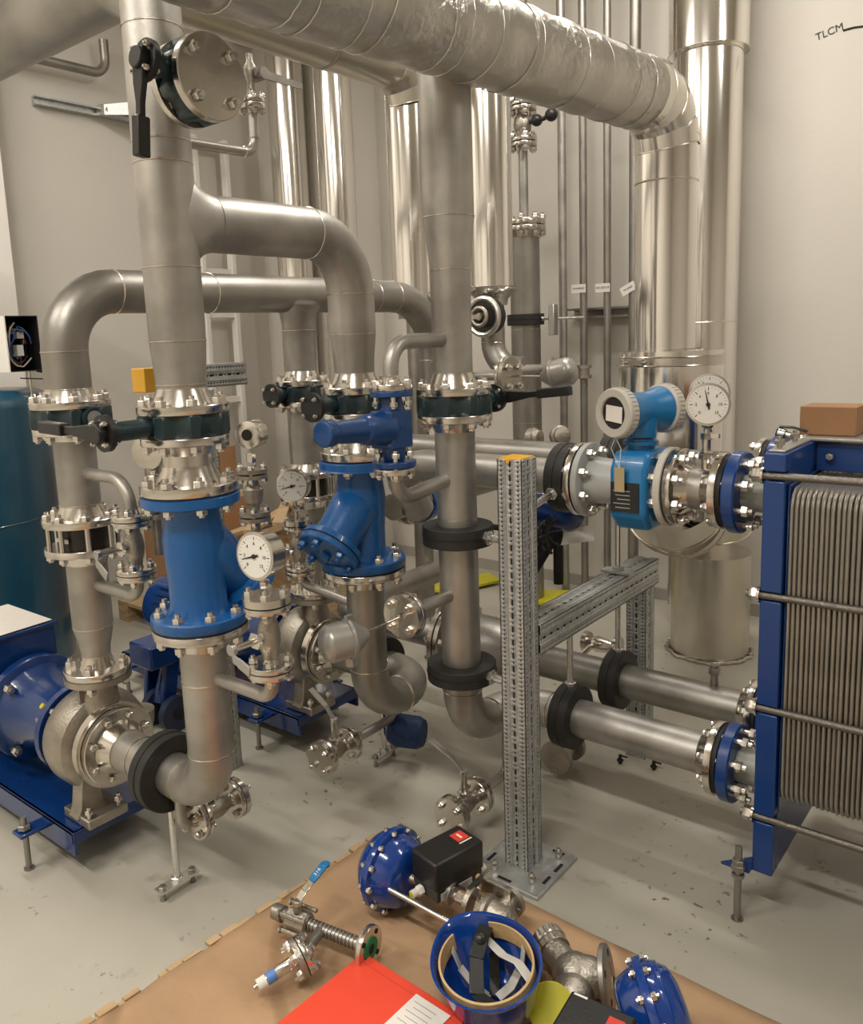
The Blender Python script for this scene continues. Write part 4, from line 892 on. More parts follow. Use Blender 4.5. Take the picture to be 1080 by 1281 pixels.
# ================================================================== drain valves near the floor
def drain(x, ys, dirn, z, lab, lever, stemd=(0, 0, 1), y_from=None, ztop=.33, R=.060, blind=True, yst=None, L=.13, levL=.11):
    yst = ys if yst is None else yst
    t = thing('drain_line', lab[0], 'drain', (x, ys, z))
    pipe(t, [(x, yst, ztop), (x, yst, z), (x, ys + dirn * .11, z)], .016, .03, seam=False, m=STEEL)
    j = ys + dirn * .12; d = V(0, dirn, 0)
    f = flange(t, (x, j, z), -d, R, .014, .017, .015); bolts(f, (x, j, z), Y, R - .018, 4, .008, .034)
    c = V(x, j + dirn * (L / 2 + .002), z); ballvalve(c, Y, R, lab[1], stemd, lever, L=L, rs=.027, levL=levL)
    k = j + dirn * (L + .004)
    if blind:
        g = G(); g.cyl((x, k, z), (x, k + dirn * .016, z), R, n=32); b = obj('blind_flange', g, FLG, t); bolts(b, (x, k, z), Y, R - .018, 4, .008, .034)
    return t
drain(-1.93, 1.185, 1, .235, ('thin stainless drain tube with flanges under the near suction pipe', 'small ball valve of the drain beneath the near black clamp'), (-1, .3, .1), stemd=(-.3, 0, 1), ztop=.33, L=.13, yst=1.25)
drain(-1.93, 2.06, -1, .20, ('thin stainless drain tube with a round blank end under the rear pump', 'ball valve with raised lever between the rear pump and the double elbow'), (-.9, -.1, .6), ztop=.33, L=.12, yst=2.19)
drain(EX, 2.15, -1, .125, ('thin stainless drain tube under the floor elbow of the middle pipe', 'ball valve with long bent lever on the floor left of the perforated post'), (-1, -.1, .42), yst=2.21, ztop=.31, L=.13, levL=.125)
g = G(); q = onZ(498, 905, .16); g.lathe((-1.9, 2.22, .14), (1, .35, 0), [(-.06, .05), (-.03, .062), (.05, .06), (.07, .05)], 18); tag(obj('cloth_wrap', g, mat('blue_wrap', (.01, .045, .16), 0, .6, var=.4, vscale=60, bump=.6, bscale=60)), 'crumpled dark blue wrapping around a flange under the double elbow', 'wrap')
t = thing('drain_line', 'dark small drain valve on the floor right of the perforated post', 'drain', (-1.3, 2.6, .1))
qd = onZ(705, 940, .08); g = G(); g.cyl(qd - V(0, .06, 0), qd - V(0, .04, 0), .06, n=28); g.cyl(qd + V(0, .05, 0), qd + V(0, .07, 0), .055, n=28); g.lathe(qd - V(0, .05, 0), Y, [(0, .02), (.03, .035), (.07, .035), (.11, .02)], 20); g.cyl(qd, qd + V(0, 0, .1), .012); obj('valve_body', g, CAST, t)
t = thing('small_valve', 'small shiny valve fitting behind the two rod-hung clamps', 'valve', onY(745, 805, 3.1)); g = G(); q = onY(745, 805, 3.1)
g.cyl(q - V(.05, 0, 0), q - V(.03, 0, 0), .045, n=28); g.cyl(q + V(.09, 0, 0), q + V(.11, 0, 0), .05, n=28); g.lathe(q - V(.03, 0, 0), X, [(0, .02), (.04, .035), (.08, .03), (.12, .02)], 20); g.tube([q, q + V(.0, -.05, .0), q + V(-.05, -.08, -.06)], .012, 10); obj('body', g, FLG, t)
g = G(); g.cyl(V(q.x + .1, q.y, 0), V(q.x + .1, q.y, q.z), .016); obj('tube', g, STEELD, t)
for u, v, l in ((776, 955, 'small dark anchor bolt on the floor below the lower front pipe'), (818, 963, 'small anchor bolt on the floor nearer the heat exchanger')):
    q = onZ(u, v, 0); g = G(); g.cyl(q, q + Z * .035, .006, n=10); g.hexb(q + Z * .01, Z, .012, .008); g.box(q + V(.012, .004, .03), (.03, .006, .004)); tag(obj('anchor_bolt', g, DARK), l, 'bolt')

# ================================================================== insulated ducts at the back
zc = lambda u, v, y: onY(u, v, y)
def duct(name, lab, pts, r, rings, m=ALU, rb=.3, ringm=BRASSY, grp='aluminium clad ducts'):
    t = thing(name, lab, 'duct', pts[0], grp); p, _ = bend(pts, rb, 4) if len(pts) > 2 else (pts, []); g = G(); g.tube(p, r, 48); obj('cladding', g, m, t)
    for c, ax, rr_ in rings:
        g = G(); g.torus(c, ax, rr_, .0035, 48, 6); obj('seam_ring', g, ringm, t)
    return t
ZH = 2.38
DH = onZ(835, 128, ZH); XD1, YD1 = DH.x, DH.y
zr = lambda u, v, y=4.1: onY(u, v, y).z
RD = .1075
zsl = zr(843, 438, YD1)
t = duct('insulated_duct', 'polished aluminium duct standing below the foil elbow, middle of the right pair', [V(XD1, YD1, zsl - .03), V(XD1, YD1, zr(835, 172, YD1))], RD, [(V(XD1, YD1, zr(835, 229, YD1)), Z, RD + .001)])
BCX, BCY, BR = -1.385, 3.97, .185
t = thing('insulated_duct', 'wide aluminium duct with a strap, bending above the floor behind the flow meter', 'duct', (XD1, YD1, .7), 'aluminium clad ducts')
xs_ = XD1 + .022; zel = onY(850, 692, YD1).z + .11
P_ = [V(xs_, YD1, zsl), V(xs_, YD1, zel), V(BCX, BCY, zel), V(BCX, BCY, .50)]
g = G(); g.tube([P_[0], V(xs_, YD1, zel + .24)], .185, 56); obj('wide_sleeve', g, ALU, t)
pb_, _ = bend(P_[0:1] + [P_[1], P_[2]] + P_[3:], [.24, .23], 3); pb_ = pb_[1:-1]
for k in range(len(pb_) - 1):
    g = G(); g.tube([pb_[k], pb_[k + 1]], .185, 48, caps=False); o = obj('elbow_segment', g, ALUD, t); g = G(); g.torus(pb_[k + 1], (pb_[k + 1] - pb_[k]), .186, .004, 48, 6); obj('seam_ring', g, BRASSY, o)
g = G(); g.lathe((xs_, YD1, zsl - .012), Z, [(0, .184), (.012, .184), (.016, RD)], 56, False, False); obj('sleeve_lid', g, ALU, t)
g = G(); g.lathe((xs_, YD1, zsl - .05), Z, [(0, .186), (.001, .190), (.028, .190), (.029, .186)], 56, False, False); st = obj('strap', g, FLG, t)
for dz in (-.02, -.05): g = G(); g.torus((xs_, YD1, zsl + dz), Z, .190, .0035, 56, 6); obj('strap_bead', g, FLG, st)
cv_ = V(xs_ - .05, YD1 - .192, zsl - .036); g = G(); g.box(cv_, (.05, .012, .018)); g.cyl(cv_ - V(.04, 0, 0), cv_ + V(.04, 0, 0), .005); obj('strap_buckle', g, CAST, st)
t = thing('duct_stub', 'dull aluminium clad cylinder standing on the floor behind the perforated frame', 'duct', (BCX, BCY, 0))
g = G(); g.cyl((BCX, BCY, 0), (BCX, BCY, .51), BR, n=56); obj('cladding', g, ALUD, t)
g = G(); pts = [V(BCX + (BR + .012 + random.uniform(-.008, .010)) * math.cos(a), BCY + (BR + .012 + random.uniform(-.008, .010)) * math.sin(a), .008) for a in [2 * PI * k / 60 for k in range(60)]]; g.tube(pts, .009, 8, closed=True); obj('torn_foil_hem', g, FOIL, t)
x9 = zc(885, 150, 4.35).x
t = duct('insulated_duct', 'polished aluminium duct against the wall, rightmost of all ducts', [V(x9, 4.35, 0.0), V(x9, 4.35, 3.95)], .165, [(V(x9, 4.35, zr(885, 68, 4.35)), Z, .19), (V(x9, 4.35, zr(885, 403, 4.35)), Z, .167)])
g = G(); g.cyl((x9, 4.35, zr(885, 68, 4.35)), (x9, 4.35, 3.96), .188, n=56); obj('upper_sleeve', g, ALU, t)
SH = 2.90; SP = onZ(513, 86, SH)
for u, v, y, r, lab, zb_, zt_, rings in ((513, 200, SP.y, .115, 'aluminium duct left of the middle pipe, below the smooth elbow', onY(513, 384, SP.y).z, onY(513, 100, SP.y).z, (113,)), (612, 200, 3.55, .108, 'aluminium duct right of the middle pipe with torn foil at its lower end', None, 3.3, ()), (362, 200, 4.2, .125, 'leftmost narrow aluminium duct behind the front elbow', 0., 4.05, (68,)), (420, 200, 4.15, .123, 'aluminium duct just right of the leftmost one', 0., 4.05, ())):
    x = zc(u, v, y).x; zb2 = zr(u, 362, y) if zb_ is None else zb_
    t = duct('insulated_duct', lab, [V(x, y, zb2), V(x, y, zt_)], r, [(V(x, y, zr(u, q, y)), Z, r + .001) for q in rings])
    if u == 513: g = G(); g.cyl((x, y, 0), (x, y, zb2 + .02), .05, n=24); g.cyl((x, y, zb2 - .06), (x, y, zb2 - .03), .09, n=24); obj('inner_pipe', g, STEELD, t)
    if zb_ is None:
        XT, YT, ZT = x, y, zb2; g = G(); pts = [V(x + (r + random.uniform(-.012, .006)) * math.cos(a), y + (r + random.uniform(-.01, .006)) * math.sin(a), zb2 + random.uniform(-.02, .012)) for a in [2 * PI * k / 40 for k in range(40)]]; g.tube(pts, .012, 8, closed=True); obj('torn_foil_hem', g, FOIL, t)
        g = G(); g.lathe((x, y, zb2 - .08), Z, [(0, .075), (.03, .08), (.06, .11), (.09, .12)], 28); obj('foil_skirt', g, FOIL, t)
# pipe and black valve under the torn duct
t = thing('pipe_elbow', 'stained pipe elbow with a black wheel valve under the torn foil duct', 'pipe', (XT, YT, ZT - .4))
p0 = V(XT, YT, ZT - .05); pipe(t, [p0, V(XT, YT, 1.425), V(XT + .19, YT, 1.425)], .060, .13, m=STEELD, seam=True)
vc = onY(612, 396, YT - .08); g = G(); g.cyl(vc + V(0, .02, 0), vc - V(0, .05, 0), .085, n=36); b = obj('black_valve_body', g, BLACK, t)
g = G(); g.torus(vc - V(0, .05, 0), Y, .088, .014, 28, 8); obj('foil_rim', g, FOIL, t)
g = G(); g.torus(vc - V(0, .085, 0), Y, .042, .010, 24, 8); g.box(vc - V(.07, .085, 0), (.16, .02, .022)); g.cyl(vc - V(0, .09, 0), vc, .018); obj('lever', g, CAST, t)
# foil wrapped overhead duct
dH = (DH - onZ(558, 34, ZH)).normalized(); FC = DH - dH * 3.1
t = thing('foil_duct', 'crinkled foil wrapped overhead duct crossing the top of the picture', 'duct', DH)
e0 = DH - dH * .20; NN = 120; P = [FC.lerp(e0, k / NN) for k in range(NN + 1)]
rsF = [.1165 + .0022 * math.sin(k * .9) + random.uniform(-.0012, .0012) for k in range(NN + 1)]
g = G(); g.tube(P, rsF, 64)
for i_ in range(len(g.v)): g.v[i_] = g.v[i_] + V(0, 0, 1) * random.uniform(-.0009, .0009)
fo = obj('foil_wrap', g, FOIL, t, sharp=180)
for k in (8, 22, 34, 44, 52, 58, 60, 66, 69, 77, 80, 84, 90, 92, 99, 101, 106, 112, 117): g = G(); pts = []; u_, w_, _ = frame(dH); ph = random.uniform(0, 6); g.tube([P[k] + (u_ * math.cos(a) + w_ * math.sin(a)) * .118 + dH * (.010 * math.sin(a + ph) + random.uniform(-.002, .002)) for a in [2 * PI * q / 48 for q in range(48)]], .0017, 5, closed=True); obj('tape_ridge', g, FOIL, fo)
top = V(XD1, YD1, zr(835, 172, YD1))
pe, _ = bend([e0, V(XD1, YD1, ZH), top - Z * .001], [.15], 3)
for k in range(len(pe) - 1):
    g = G(); r0_ = .1175 - .009 * k / (len(pe) - 1); g.tube([pe[k], pe[k + 1]], [r0_ + .001, r0_], 48, caps=False); o = obj('elbow_segment', g, ALU, t, sharp=80)
    g = G(); g.torus(pe[k + 1], (pe[k + 1] - pe[k]) if k < len(pe) - 2 else Z, r0_, .0028, 48, 6); obj('seam_ring', g, BRASSY, o)
# smooth overhead duct behind it
XS, YS = SP.x, SP.y; SR_ = .122
t = thing('smooth_duct', 'smooth aluminium overhead duct partly hidden behind the foil wrapped one', 'duct', V(XS, YS, SH))
g = G(); g.tube([V(XS, -.4, SH), V(XS, YS - .19, SH)], SR_, 48); obj('cladding', g, ALUD, t)
pe, _ = bend([V(XS, YS - .19, SH), V(XS, YS, SH), V(XS, YS, onY(513, 100, YS).z)], [.16], 3)
for k in range(len(pe) - 1):
    g = G(); g.tube([pe[k], pe[k + 1]], SR_, 48, caps=False); o = obj('elbow_segment', g, ALUD, t, sharp=80); g = G(); g.torus(pe[k + 1], (pe[k + 1] - pe[k]), SR_, .003, 48, 6); obj('seam_ring', g, BRASSY, o)
yj = onZ(414, 45, SH).y; g = G(); g.torus((XS, yj, SH), Y, SR_ + .001, .005, 48, 6); obj('seam_ring', g, STEELD, t)
# vertical wall pipes with paper tags
for u, l, r, tagt, mm_ in ((704, 'thin stainless pipe nearest the tall flanged pipe', .024, None, STEEL), (730, 'thin brownish pipe with a coupling, second of the wall row', .022, 'VS-MARK2', STEELD), (760, 'thin brownish pipe, third of the wall row', .021, 'VVC-RETUR', STEELD), (794, 'thin pipe beside the polished duct with a tilted tag', .030, 'TR-RAD', STEELD)):
    y = 4.42; x = zc(u, 300, y).x; t = thing('wall_pipe', l, 'pipe', (x, y, 0), 'vertical pipes on the back wall'); g = G(); g.cyl((x, y, 0), (x, y, ZC), r, n=24); obj('tube', g, mm_, t)
    if u == 730: g = G(); q = V(x, y, zr(730, 465, y)); g.cyl(q - Z * .035, q + Z * .035, .033, n=20); g.hexb(q + Z * .02, Z, .044, .02); g.hexb(q - Z * .02, -Z, .044, .02); obj('coupling', g, CAST, t)
    if tagt:
        v = {730: 361, 760: 360, 794: 361}[u]; q = onY(u - 6 + (0 if u < 790 else -2), v, y - r - .006); tl = 0 if u < 790 else .45
        xd = V(math.cos(tl), 0, math.sin(tl)); yd = V(-math.sin(tl), 0, math.cos(tl)); g = G(); g.prism([(-.045, -.024), (.045, -.024), (.045, .024), (-.045, .024)], q, xd, yd, V(0, -.001, 0)); tgm = obj('paper_tag', g, PAPER, t)
        text('tag_text', tagt, .016, q + V(0, -.0016, 0), xd, yd, INK, tgm, .0003)
for u, l in ((677, 'thin dark pipe low on the wall behind the actuator'), ):
    pass
g = G(); q0, q1 = onY(711, 393, 4.5), onY(786, 393, 4.5); g.mm((q0.x, 4.49, q0.z - .03), (q1.x, 4.585, q0.z - .018)); g.mm((q0.x, 4.49, q0.z + .018), (q1.x, 4.585, q0.z + .03)); g.mm((q0.x, 4.575, q0.z - .03), (q1.x, 4.59, q0.z + .03)); tag(obj('wall_rail', g, STEELD), 'horizontal metal rail on the wall behind the thin pipes', 'rail')
# tall flanged pipe with valve train on top
yt = 4.15; xt = zc(657, 350, yt).x
t = thing('standpipe', 'tall stainless standpipe with flange and thin valve train above, right of centre', 'pipe', (xt, yt, 0))
vprofile(t, xt, yt, [(0, .084), (zr(657, 291, yt), .084)], 'pipe', STEELD, 36)
zf = zr(657, 283, yt); f = flange(t, (xt, yt, zf - .003), -Z, .120, .030, .084, .03); f2 = flange(t, (xt, yt, zf + .003), Z, .120, .030, .03, 0); bolts(f2, (xt, yt, zf), Z, .102, 8, .013, .07)
g = G(); g.cyl((xt, yt, zf), (xt, yt, zr(657, 185, yt)), .026, n=20); obj('riser', g, STEEL, t)
for v in (178, 133): zz_ = zr(657, v, yt); flange(t, (xt, yt, zz_ + .003), Z, .078, .020, .026, .015); f = flange(t, (xt, yt, zz_ - .003), -Z, .078, .020, .026, .015); bolts(f, (xt, yt, zz_), Z, .058, 4, .014, .05)
g = G(); za_ = zr(657, 155, yt); g.lathe((xt, yt, za_), Z, [(-.09, .025), (-.05, .03), (-.035, .045), (0, .05), (.035, .045), (.05, .03), (.09, .025)], 24); g.cyl((xt, yt, zr(657, 120, yt)), (xt, yt, 3.4), .035); obj('valve_body', g, CAST, t)
g = G(); q = V(xt, yt, za_ + .005); g.tube([q, q + V(.13, .0, .0), q + V(.19, 0, .015)], .012, 10); g.ball(q + V(.09, 0, .0), .032, n=16); g.ball(q + V(.18, 0, .012), .035, n=16); obj('hand_knob', g, BLACK, t)
seams(t, [(xt, yt, zr(657, 528, yt)), (xt, yt, zr(657, 412, yt))], Z, .084)
q = V(xt, yt, zr(657, 400, yt)); clamp(q, Z, .085, .105, .062, 'black clamp around the tall standpipe, with a bright wall bracket', [(q + V(.10, 0, 0), q + V(.26, .2, 0))], .008)
g = G(); q2 = onY(693, 400, yt); g.mm((q2.x - .018, yt - .03, q2.z - .085), (q2.x + .018, yt + .02, q2.z + .085)); tag(obj('clamp_bracket', g, RODM, bev=.004), 'bright galvanised bracket right of the standpipe clamp', 'bracket')
for i, (u, v, l) in enumerate(((670, 548, 'small stainless fitting on the upper rear pipe, left of its twin'), (702, 545, 'small stainless fitting on the upper rear pipe, right of its twin'))):
    q = onY(u, v, 2.66); t = thing('pipe_fitting', l, 'fitting', q); g = G(); a = V(.75, -.6, .2) if i else V(1, 0, 0); a.normalize(); g.lathe(q - a * .03, a, [(0, .026), (.005, .036), (.03, .038), (.035, .032), (.05, .03), (.055, .02)], 24); g.cyl(q, V(q.x, q.y, 1.19), .015); obj('head', g, CAST, t)

# ================================================================== left side: tank, cabinet, ladder, wall pipes, boxes
rT = .45; rr_ = ray(69, 560); dr = Vector((rr_.x, rr_.y)).normalized(); nrm = Vector((-dr.y, dr.x)); TC = dr * 4.5 + nrm * rT; TX, TY = TC.x, TC.y
t = thing('storage_tank', 'petrol blue cylindrical tank at the left edge behind the near pump', 'tank', (TX, TY, 0))
g = G(); zt0 = 1.415; g.lathe((TX, TY, 0), Z, [(.05, rT * .94), (.08, rT), (zt0 - .07, rT), (zt0 - .03, rT * .985), (zt0 - .005, rT * .94), (zt0 + .01, rT * .86), (zt0 + .02, .10), (zt0 + .02, .001)], 72); obj('shell', g, TANK, t)
g = G(); g.torus((TX, TY, onX(30, 652, -3.8).z), Z, rT, .0035, 72, 6); obj('weld_band', g, TANK, t)
for k in range(3): a = k * 2 * PI / 3; g = G(); g.box((TX + .38 * math.cos(a), TY + .38 * math.sin(a), .03), (.06, .06, .06)); obj('leg', g, TANK, t)
CX = -3.80; ca0, ca1 = onX(8, 430, CX), onX(50, 430, CX); zc0, zc1 = onX(8, 466, CX).z, onX(8, 395, CX).z; y0_, y1_ = ca0.y, ca1.y
t = thing('control_box', 'white open control box with dark wiring inside above the tank', 'control box', (CX - .15, (y0_ + y1_) / 2, zc0))
g = G(); g.mm((CX - .42, y0_, zc0), (CX, y0_ + .006, zc1)); obj('front_panel', g, WHITEP, t)
g = G(); g.mm((CX - .42, y1_ - .004, zc0), (CX, y1_, zc1)); g.mm((CX - .42, y0_ + .006, zc0), (CX, y1_ - .004, zc0 + .004)); g.mm((CX - .42, y0_ + .006, zc1 - .004), (CX, y1_ - .004, zc1)); g.mm((CX - .2, y0_ + .006, zc0 + .004), (CX - .19, y1_ - .004, zc1 - .004)); obj('dark_housing', g, BLACK, t)
wires = [((.02, .02, .02), 5), ((.35, .03, .02), 3), ((.35, .33, .3), 3), ((.02, .06, .2), 2)]
yc_ = (y0_ + y1_) / 2; zcc = (zc0 + zc1) / 2
for col, nn in wires:
    wm = mat('wire_insulation', col, 0, .4)
    for k in range(nn):
        ry, rz = random.uniform(.035, .062), random.uniform(.06, .11); cx = random.uniform(CX - .14, CX - .02); pts = [V(cx + .01 * math.sin(3 * a), yc_ + random.uniform(-.01, .01) + ry * math.cos(a), zcc + rz * math.sin(a)) for a in [k + q * .4 for q in range(10)]]; g = G(); g.tube(pts, .0035, 6); obj('wire', g, wm, t)
g = G(); g.box((CX - .06, yc_, zcc - .03), (.05, .03, .05)); obj('terminal_block', g, LGPL, t); g = G(); g.box((CX - .08, yc_ + .02, zcc + .04), (.04, .03, .03)); obj('terminal_block', g, LGPL, t)
for dx in (-.03, -.38): g = G(); g.cyl((CX + dx, y1_ - .05, zt0 - .02), (CX + dx, y1_ - .05, zc0), .006); obj('support_leg', g, FLG, t)
g = G(); g.tube([V(CX - .02, y1_ - .02, zc0), V(CX, y1_ + .02, zc0 - .01), V(CX, y1_ + .06, zc0 - .05), V(CX, y1_ + .065, zc0 - .1)], .006, 8); obj('cable', g, BLACK, t); g = G(); g.tube([V(CX - .02, y1_ - .10, zc0 - .03), V(CX, y1_ + .06, zc0 - .045)], .0035, 6); obj('cable', g, BLACK, t)
# ladder
t = thing('cable_ladder', 'white vertical ladder frame against the left wall behind the front riser', 'ladder', (-4.85, 3.8, 0))
ya_, yb2 = onX(250, 300, -4.85).y, onX(288, 300, -4.85).y
for y in (ya_, yb2): g = G(); g.mm((-4.88, y - .018, 0), (-4.82, y + .018, onX(288, 178, -4.85).z)); obj('rail', g, WHITEP, t, bev=.003)
for zr_ in (onX(265, 182, -4.85).z, onX(265, 340, -4.85).z, onX(265, 394, -4.85).z, 1.2, .5): g = G(); g.mm((-4.865, ya_, zr_ - .022), (-4.835, yb2, zr_ + .022)); obj('rung', g, WHITEP, t, bev=.003)
p0, p1 = onX(0, 67, -4.85), onX(118, 86, -4.85); p2 = onX(129, 50, -4.85); zz_ = (p0.z + p1.z) / 2
t = thing('wall_bracket_pipe', 'bent stained tube fixed high on the left wall, top left corner', 'pipe', p0); pipe(t, [V(-4.85, p0.y - .6, zz_), V(-4.85, p2.y, zz_), V(-4.85, p2.y, p2.z)], .028, .09, m=STEELD, seam=False)
r0, r1 = onX(45, 125, -4.9), onX(166, 145, -4.9)
t = thing('mounting_rail', 'slim galvanised mounting rail with arm on the left wall, behind the black lever', 'rail', r0); g = G(); zz_ = (r0.z + r1.z) / 2; g.mm((-4.93, r0.y, zz_ + .012), (-4.9, r1.y + .3, zz_ + .022)); g.mm((-4.93, r0.y, zz_ - .03), (-4.9, r1.y + .3, zz_ - .02)); g.mm((-4.945, r0.y, zz_ - .03), (-4.93, r1.y + .3, zz_ + .022)); obj('rail', g, GALV, t)
q = onX(128, 137, -4.88); g = G(); g.box((-4.88, q.y, zz_), (.05, .05, .06)); g.hexb((-4.86, q.y + .02, zz_), X, .02, .02); obj('clamp_plate', g, RODM, t); g = G(); g.prism([(0, -.03), (.5, -.055), (.5, .055), (0, .03)], V(-4.86, q.y, zz_), (.7, .7, .03), Z, V(.004, -.004, 0)); obj('arm', g, GALV, t)
g = G(); q = onX(302, 43, -4.88); g.mm((-4.94, q.y - .03, q.z - .05), (-4.85, q.y + .03, q.z + .05)); tag(obj('wall_sensor', g, LGPL, bev=.004), 'small beige sensor box high on the wall above the blind flange', 'sensor')
# boxes and pallet behind
def bx(name, a, d, m, lab, cat, rz=0):
    g = G(); R = Matrix.Rotation(rz, 3, 'Z'); g.box(V(a[0], a[1], a[2] + d[2] / 2), d, R); return tag(obj(name, g, m, bev=.004), lab, cat)
t = thing('wooden_pallet', 'old wooden pallet with lumber stacked in the far left corner', 'pallet', (-3.9, 3.0, 0))
for k in range(5): g = G(); g.mm((-4.4, 2.55 + k * .2, .10), (-3.3, 2.67 + k * .2, .12)); obj('board', g, WOOD, t)
for k in range(3): g = G(); g.mm((-4.4 + k * .5, 2.55, 0.0), (-4.3 + k * .5, 3.47, .10)); obj('bearer', g, WOOD, t)
bx('cardboard_box', (-3.95, 2.85, .12), (.5, .4, .62), CARD2, 'tall brown cardboard box left of the pallet in the far corner', 'box', .1)
bx('cardboard_box', (-4.05, 2.90, .74), (.42, .35, .28), CARD2, 'brown cardboard box stacked on top of the tall one in the corner', 'box', -.1)
bx('wooden_crate', (-3.75, 3.27, .12), (.5, .32, .38), WOOD, 'small wooden crate on the pallet behind the bypass loop', 'crate', .05)
t = thing('timber_pile', 'loose brown boards leaning on the crate in the far corner', 'boards', (-3.6, 2.9, .5))
for k in range(5): g = G(); g.box((-3.62 + k * .03, 2.95 + .06 * k, .56 + .03 * k), (.06, .75, .02), Matrix.Rotation(.25 * k, 3, 'Z')); obj('board', g, WOOD, t)
# pallet truck
t = thing('pallet_truck', 'navy blue pallet truck with steering wheels parked behind the front suction pipe', 'pallet truck', (-3.0, 1.95, 0))
pt = lambda u, v, x=-2.98: onX(u, v, x)
a0 = pt(175, 820); a1 = pt(245, 815)
g = G(); g.mm((-3.06, a0.y, a0.z - .055), (-2.90, a1.y, a0.z + .045)); obj('head_block', g, NAVY, t, bev=.008)
g = G(); w0_ = pt(208, 880, -2.95); wz = .075; g.prism([(-.035, -.0), (.035, -.0), (.06, .26), (-.02, .26)], V(-2.93, w0_.y, wz), (0, .9, 0), (0, .12, 1), V(-.03, 0, 0)); g.prism([(-.035, -.0), (.035, -.0), (.05, .26), (-.03, .26)], V(-3.05, w0_.y, wz), (0, .9, 0), (0, .12, 1), V(-.03, 0, 0)); obj('fork_bracket', g, NAVY, t, bev=.006)
for x in (-2.90, -3.03):
    g = G(); g.cyl((x, w0_.y, wz), (x + .035, w0_.y, wz), .075, n=32); wh = obj('wheel', g, WHEEL, t); g = G(); g.cyl((x + .03, w0_.y, wz), (x + .04, w0_.y, wz), .025, n=20); obj('hub', g, DARK, wh)
g = G(); g.tube([V(-2.93, a0.y + .1, a0.z), V(-2.93, a0.y + .11, a0.z - .06)], .012, 8); obj('hook', g, SILVER, t)
g = G(); g.cyl((-2.98, w0_.y, .1), (-2.98, w0_.y + .08, .33), .04); obj('hydraulic_cylinder', g, NAVY, t)
# yellow floor items
c_ = onZ(505, 738, .02); g = G(); g.prism([(0, 0), (.30, -.10), (.62, .12), (.55, .30), (.30, .12), (.04, .22)], c_, (.8, .6, 0), (-.6, .8, 0), V(0, 0, .015)); tag(obj('plastic_sheet', g, YELV), 'bright yellow plastic piece on the floor left of the middle pipe', 'sheet')
c_ = onZ(672, 757, .02); g = G(); g.prism([(0, 0), (.22, .0), (.26, .22), (.02, .25)], c_, (.8, .6, 0), (-.6, .8, 0), V(0, 0, .015)); tag(obj('plastic_sheet', g, YELV), 'bright yellow plastic piece on the floor right of the perforated post', 'sheet')
# ================================================================== pallet with loose parts in the foreground
PT = .15
def uz(u, v, z): return onZ(u, v, z)
a0, a1 = uz(183, 1233, PT), uz(479, 1041, PT); a2 = uz(880, 1232, PT)
dX = (a2 - a1).normalized(); dY = (a0 - a1).normalized()
LX, LY = 2.0, 1.5
t = thing('wooden_pallet', 'wooden pallet under the cardboard sheet in the foreground', 'pallet', a1 + dY * .4)
Rp = Matrix((dX, -dY, Z)).transposed()
for k in range(9):
    o_ = a1 + dY * (.045 + k * .16 + .0) + dX * (LX / 2 - .012 - random.uniform(0, .012)); g = G(); g.box(V(o_.x, o_.y, PT - .018), (LX, .10, .02), Rp); obj('board', g, WOOD, t, bev=.002)
for k in range(4):
    o_ = a1 + dY * (LY / 2) + dX * (.05 + k * .5); g = G(); g.box(V(o_.x, o_.y, PT - .085), (.09, LY, .11), Rp); obj('bearer', g, WOOD, t, bev=.002)
g = G()
for k in range(26):   # splintered pale edge strips along the left side
    s0 = .02 + k * .055; l = random.uniform(.03, .06); w_ = random.uniform(.008, .022)
    if k % 5 == 3: continue
    o_ = a1 + dY * (s0 + l / 2) - dX * w_ / 2; g.box(V(o_.x, o_.y, PT - .007), (w_, l, .010), Rp)
obj('splintered_edge', g, WOOD, t, kind='stuff')
# cardboard sheet with slightly wavy surface and ragged edge
g = G(); NX, NY = 60, 48
for j in range(NY + 1):
    for i in range(NX + 1):
        ed = random.uniform(-.004, .004); p = a1 + dX * (i / NX * LX + (ed if i in (0, NX) else 0)) + dY * (j / NY * LY)
        g.v.append(V(p.x, p.y, PT - .003 + .0018 * math.sin(i * .55 + .4 * j) + .0012 * math.sin(j * .9) + (-.004 if j == 19 else 0)))
for j in range(NY):
    for i in range(NX): q = j * (NX + 1) + i; g.face(q, q + 1, q + NX + 2, q + NX + 1)
cb = obj('cardboard_sheet', g, CARD, sharp=180); tag(cb, 'large flat brown cardboard sheet covering the pallet in the foreground', 'cardboard'); m = cb.modifiers.new('thickness', 'SOLIDIFY'); m.thickness = .006; m.offset = -1

def diaphragm(t, c, ax, R, w=.085):
    a = Vector(ax).normalized(); c = Vector(c); g = G()
    g.lathe(c, a, [(-w * .62, R * .25), (-w * .60, R * .55), (-w * .5, R * .72), (-w * .22, R * .84), (-w * .10, R * .88), (-w * .06, R * .99), (0, R), (w * .10, R), (w * .13, R * .90), (w * .30, R * .86), (w * .55, R * .70), (w * .66, R * .42), (w * .68, .01)], 56)
    d = obj('diaphragm_housing', g, SHBL, t); u, w2__, _ = frame(a); me = boltmesh(.007, w * .18)
    for k in range(12): q = 2 * PI * k / 12; inst('bolt', me, d, c + (u * math.cos(q) + w2__ * math.sin(q)) * R * .94 + a * w * .02, a)
    g = G(); g.torus(c + a * w * .34, a, R * .80, .006, 48, 6); obj('pressed_ridge', g, SHBL, d)
    return d
